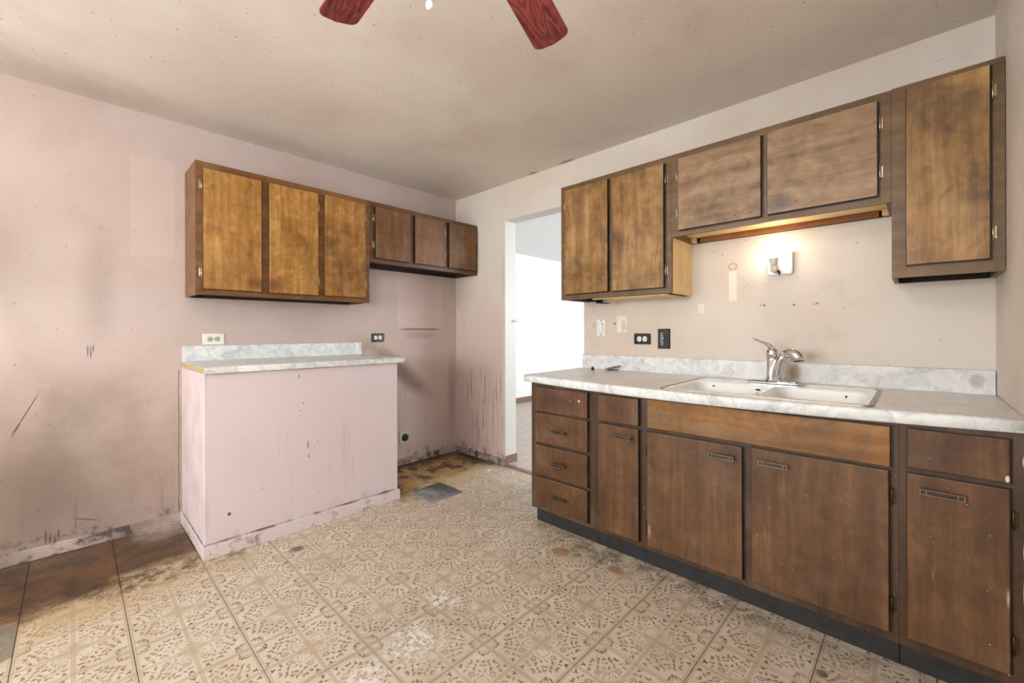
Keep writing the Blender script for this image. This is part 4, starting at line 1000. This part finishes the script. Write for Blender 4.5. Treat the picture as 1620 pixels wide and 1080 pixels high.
# ------------------------------------------------------------------ small things
bm = B()
box(bm, -0.78 - 0.140, -0.78 + 0.140, -0.742 - 0.142, -0.742 + 0.142, 0.0002, 0.0035, bevel=0.001, seg=1)
t = thing('floor_plate', 'square rusty grey metal plate lying on the floor by the counter', 'metal plate', (-0.78, -0.742, 0.0))
obj('sheet', bm, M['vent'], t)
bm = B()
for k in range(9): box(bm, -0.905 + k * 0.029, -0.888 + k * 0.029, -0.622, -0.615, 0.0036, 0.0040)
obj('slots', bm, M['slot'], t)
t = thing('faucet_knob', 'small dark knob left on the counter near the doorway end', 'knob', (-0.135, -1.652, CT))
bm = B(); lathe(bm, (-0.135, -1.652, CT), (0, 0, 1), [(0.0, 0.0), (0.011, 0.0), (0.012, 0.004), (0.009, 0.010), (0.011, 0.014), (0.008, 0.020), (0.0, 0.021)], 14); obj('knob_body', bm, M['slot'], t)
bm = B(); lathe(bm, (-0.135, -1.652, CT + 0.0205), (0, 0, 1), [(0.0, 0.0), (0.004, 0.0), (0.003, 0.003), (0.0, 0.003)], 10); obj('knob_stem', bm, M['bronze'], t)
t = thing('metal_bracket', 'small bent steel bracket resting on the counter against the backsplash', 'bracket', (-0.07, -1.775, CT))
bm = B()
tube(bm, [(-0.105, -1.735, CT + 0.007), (-0.085, -1.755, CT + 0.013), (-0.060, -1.785, CT + 0.022), (-0.045, -1.812, CT + 0.028)], [0.006, 0.007, 0.007, 0.005], n=8)
obj('bracket_arm', bm, M['steel'], t)
bm = B(); tube(bm, [(-0.100, -1.748, CT + 0.004), (-0.075, -1.780, CT + 0.004), (-0.062, -1.805, CT + 0.004)], [0.004, 0.004, 0.003], n=8); obj('bracket_foot', bm, M['bronze'], t)
# bracket and wire ends under the two-door cabinet
bm = B()
box(bm, -0.235, -0.165, -1.752, -1.742, 1.346, 1.366); box(bm, -0.235, -0.15, -1.80, -1.742, 1.343, 1.347)
hb = obj('hanging_bracket', bm, M['slot'], C); hb['label'] = 'dark bent metal bracket hanging below'
bm = B()
tube(bm, [(-0.255, -2.215, 1.372), (-0.235, -2.235, 1.360), (-0.200, -2.252, 1.350)], 0.003, n=6); tube(bm, [(-0.262, -2.20, 1.372), (-0.23, -2.21, 1.362), (-0.195, -2.222, 1.352)], 0.004, n=6)
obj('loose_wire', bm, M['raw'], C)
# white round knob on the doorway edge in the next room
t = thing('wall_knob', 'small white round knob on the doorway edge', 'peg', (0.135, -0.690, 1.254))
bm = B(); lathe(bm, (0.118, DY0 - 0.0045, 1.254), (0, -1, 0), [(0.0, 0.0), (0.012, 0.0), (0.012, 0.003), (0.006, 0.005), (0.006, 0.030), (0.0, 0.030)], 16); obj('stem', bm, M['white_plastic'], t)
bm = B(); lathe(bm, (0.118, DY0 - 0.030, 1.254), (0, -1, 0), [(0.0, 0.0), (0.010, 0.001), (0.015, 0.007), (0.015, 0.013), (0.010, 0.019), (0.0, 0.021)], 16); obj('knob_ball', bm, M['white_plastic'], t)
# chip of paint on the burnt floor
t = thing('paint_chip', 'curled white paint chip on the burnt floor near the doorway', 'debris', (-0.181, -0.671, 0.0))
bm = B()
vs = [bm.verts.new((-0.181 + x, -0.671 + y, z)) for x, y, z in ((-0.03, -0.008, 0.001), (0.0, -0.012, 0.006), (0.03, -0.006, 0.002), (0.028, 0.009, 0.003), (0.0, 0.012, 0.008), (-0.028, 0.010, 0.001))]
vb = [bm.verts.new((v.co.x, v.co.y, max(v.co.z - 0.0012, 0.0003))) for v in vs]
bm.faces.new((vs[0], vs[1], vs[4], vs[5])); bm.faces.new((vs[1], vs[2], vs[3], vs[4])); bm.faces.new((vb[5], vb[4], vb[1], vb[0])); bm.faces.new((vb[4], vb[3], vb[2], vb[1]))
ring_faces(bm, vs, vb); obj('chip', bm, M['ivory'], t)

# ------------------------------------------------------------------ ceiling fan with light kit
HX, HY, HZ = -2.016, -2.509, 2.218
fan = thing('ceiling_fan', 'ceiling fan with red cherry wood blades hanging over the kitchen', 'fan', (HX, HY, HZ))
bm = B(); lathe(bm, (HX, HY, H), (0, 0, -1), [(0.0, 0.0), (0.075, 0.0), (0.072, 0.03), (0.045, 0.06), (0.016, 0.065), (0.016, 0.10), (0.0, 0.10)], 24); obj('canopy', bm, M['brass'], fan)
bm = B(); lathe(bm, (HX, HY, HZ + 0.13), (0, 0, -1), [(0.0, 0.0), (0.05, 0.0), (0.11, 0.02), (0.13, 0.05), (0.13, 0.10), (0.10, 0.135), (0.06, 0.15), (0.055, 0.19), (0.0, 0.19)], 32); obj('motor_housing', bm, M['brass'], fan)
for k in range(5):
    ang = R(16.73 + 72 * k)
    d_ = Vector((math.cos(ang), math.sin(ang), 0)); s_ = Vector((-math.sin(ang), math.cos(ang), 0))
    # blade in its own frame: long axis local x
    bm = B()
    N = 14; L0, L1 = 0.17, 0.600
    outl = []
    for i in range(N + 1):
        f = i / N; x = L0 + (L1 - L0) * f
        w = 0.052 + 0.012 * f
        rr = 0.022
        outl.append((x, w))
    pts = [(x, w) for x, w in outl] + [(L1 + 0.012, 0.058), (L1 + 0.020, 0.044), (L1 + 0.027, 0.0), (L1 + 0.020, -0.044), (L1 + 0.012, -0.058)] + [(x, -w) for x, w in reversed(outl)]
    th = 0.006
    top = [bm.verts.new((x, y, th / 2)) for x, y in pts]; bot = [bm.verts.new((x, y, -th / 2)) for x, y in pts]
    ring_faces(bm, top, bot); bm.faces.new(top); bm.faces.new(bot[::-1])
    bmesh.ops.recalc_face_normals(bm, faces=bm.faces[:])
    me = bpy.data.meshes.new('blade'); bm.to_mesh(me); bm.free(); me.materials.append(M['blade'])
    bo = bpy.data.objects.new('blade', me); COL.objects.link(bo); bo.parent = fan
    bo.rotation_euler = (Matrix.Rotation(ang, 3, 'Z') @ Matrix.Rotation(R(3.53), 3, 'Y') @ Matrix.Rotation(R(-11.3), 3, 'X')).to_euler()
    WLOC[bo.name] = (HX, HY, HZ)
    bm = B(); c0 = Vector((HX, HY, HZ))
    tube(bm, [c0 + d_ * 0.09 + Vector((0, 0, 0.02)), c0 + d_ * 0.13 + Vector((0, 0, 0.0)), c0 + d_ * 0.17 + Vector((0, 0, -0.008)), c0 + d_ * 0.24 + Vector((0, 0, -0.010))], [0.012, 0.013, 0.018, 0.03], n=10, squash=[1, 0.7, 0.4, 0.14])
    obj('blade_iron', bm, M['brass'], fan)
lk = None
bm = B(); lathe(bm, (HX, HY, HZ - 0.06), (0, 0, -1), [(0.0, 0.0), (0.055, 0.0), (0.07, 0.02), (0.06, 0.045), (0.02, 0.06), (0.0, 0.062)], 24); lk = obj('light_kit', bm, M['brass'], fan)
for k in range(4):
    an = R(45 + 90 * k); dd = Vector((math.cos(an), math.sin(an), -0.05)).normalized()
    c0 = Vector((HX, HY, HZ - 0.078))
    bm = B(); tube(bm, [c0 + dd * 0.05, c0 + dd * 0.10, c0 + dd * 0.125], [0.012, 0.018, 0.018], n=12); obj('bulb_socket', bm, M['brass'], lk)
    bm = B(); lathe(bm, c0 + dd * 0.126, dd, [(0.014, 0.0), (0.018, 0.02), (0.030, 0.045), (0.033, 0.062), (0.028, 0.082), (0.014, 0.094), (0.0, 0.096)], 14); obj('bulb', bm, M['fan_bulb'], lk)
bm = B(); tube(bm, [(HX - 0.029, HY + 0.040, HZ - 0.10), (HX - 0.029, HY + 0.040, 1.905)], 0.0012, n=6); obj('pull_chain', bm, M['brass'], fan)
bm = B(); lathe(bm, (HX - 0.029, HY + 0.040, 1.905), (0, 0, -1), [(0.0, 0.0), (0.003, 0.0), (0.007, 0.008), (0.008, 0.014), (0.006, 0.020), (0.0, 0.023)], 14); obj('pull_pendant', bm, M['enamel'], fan)
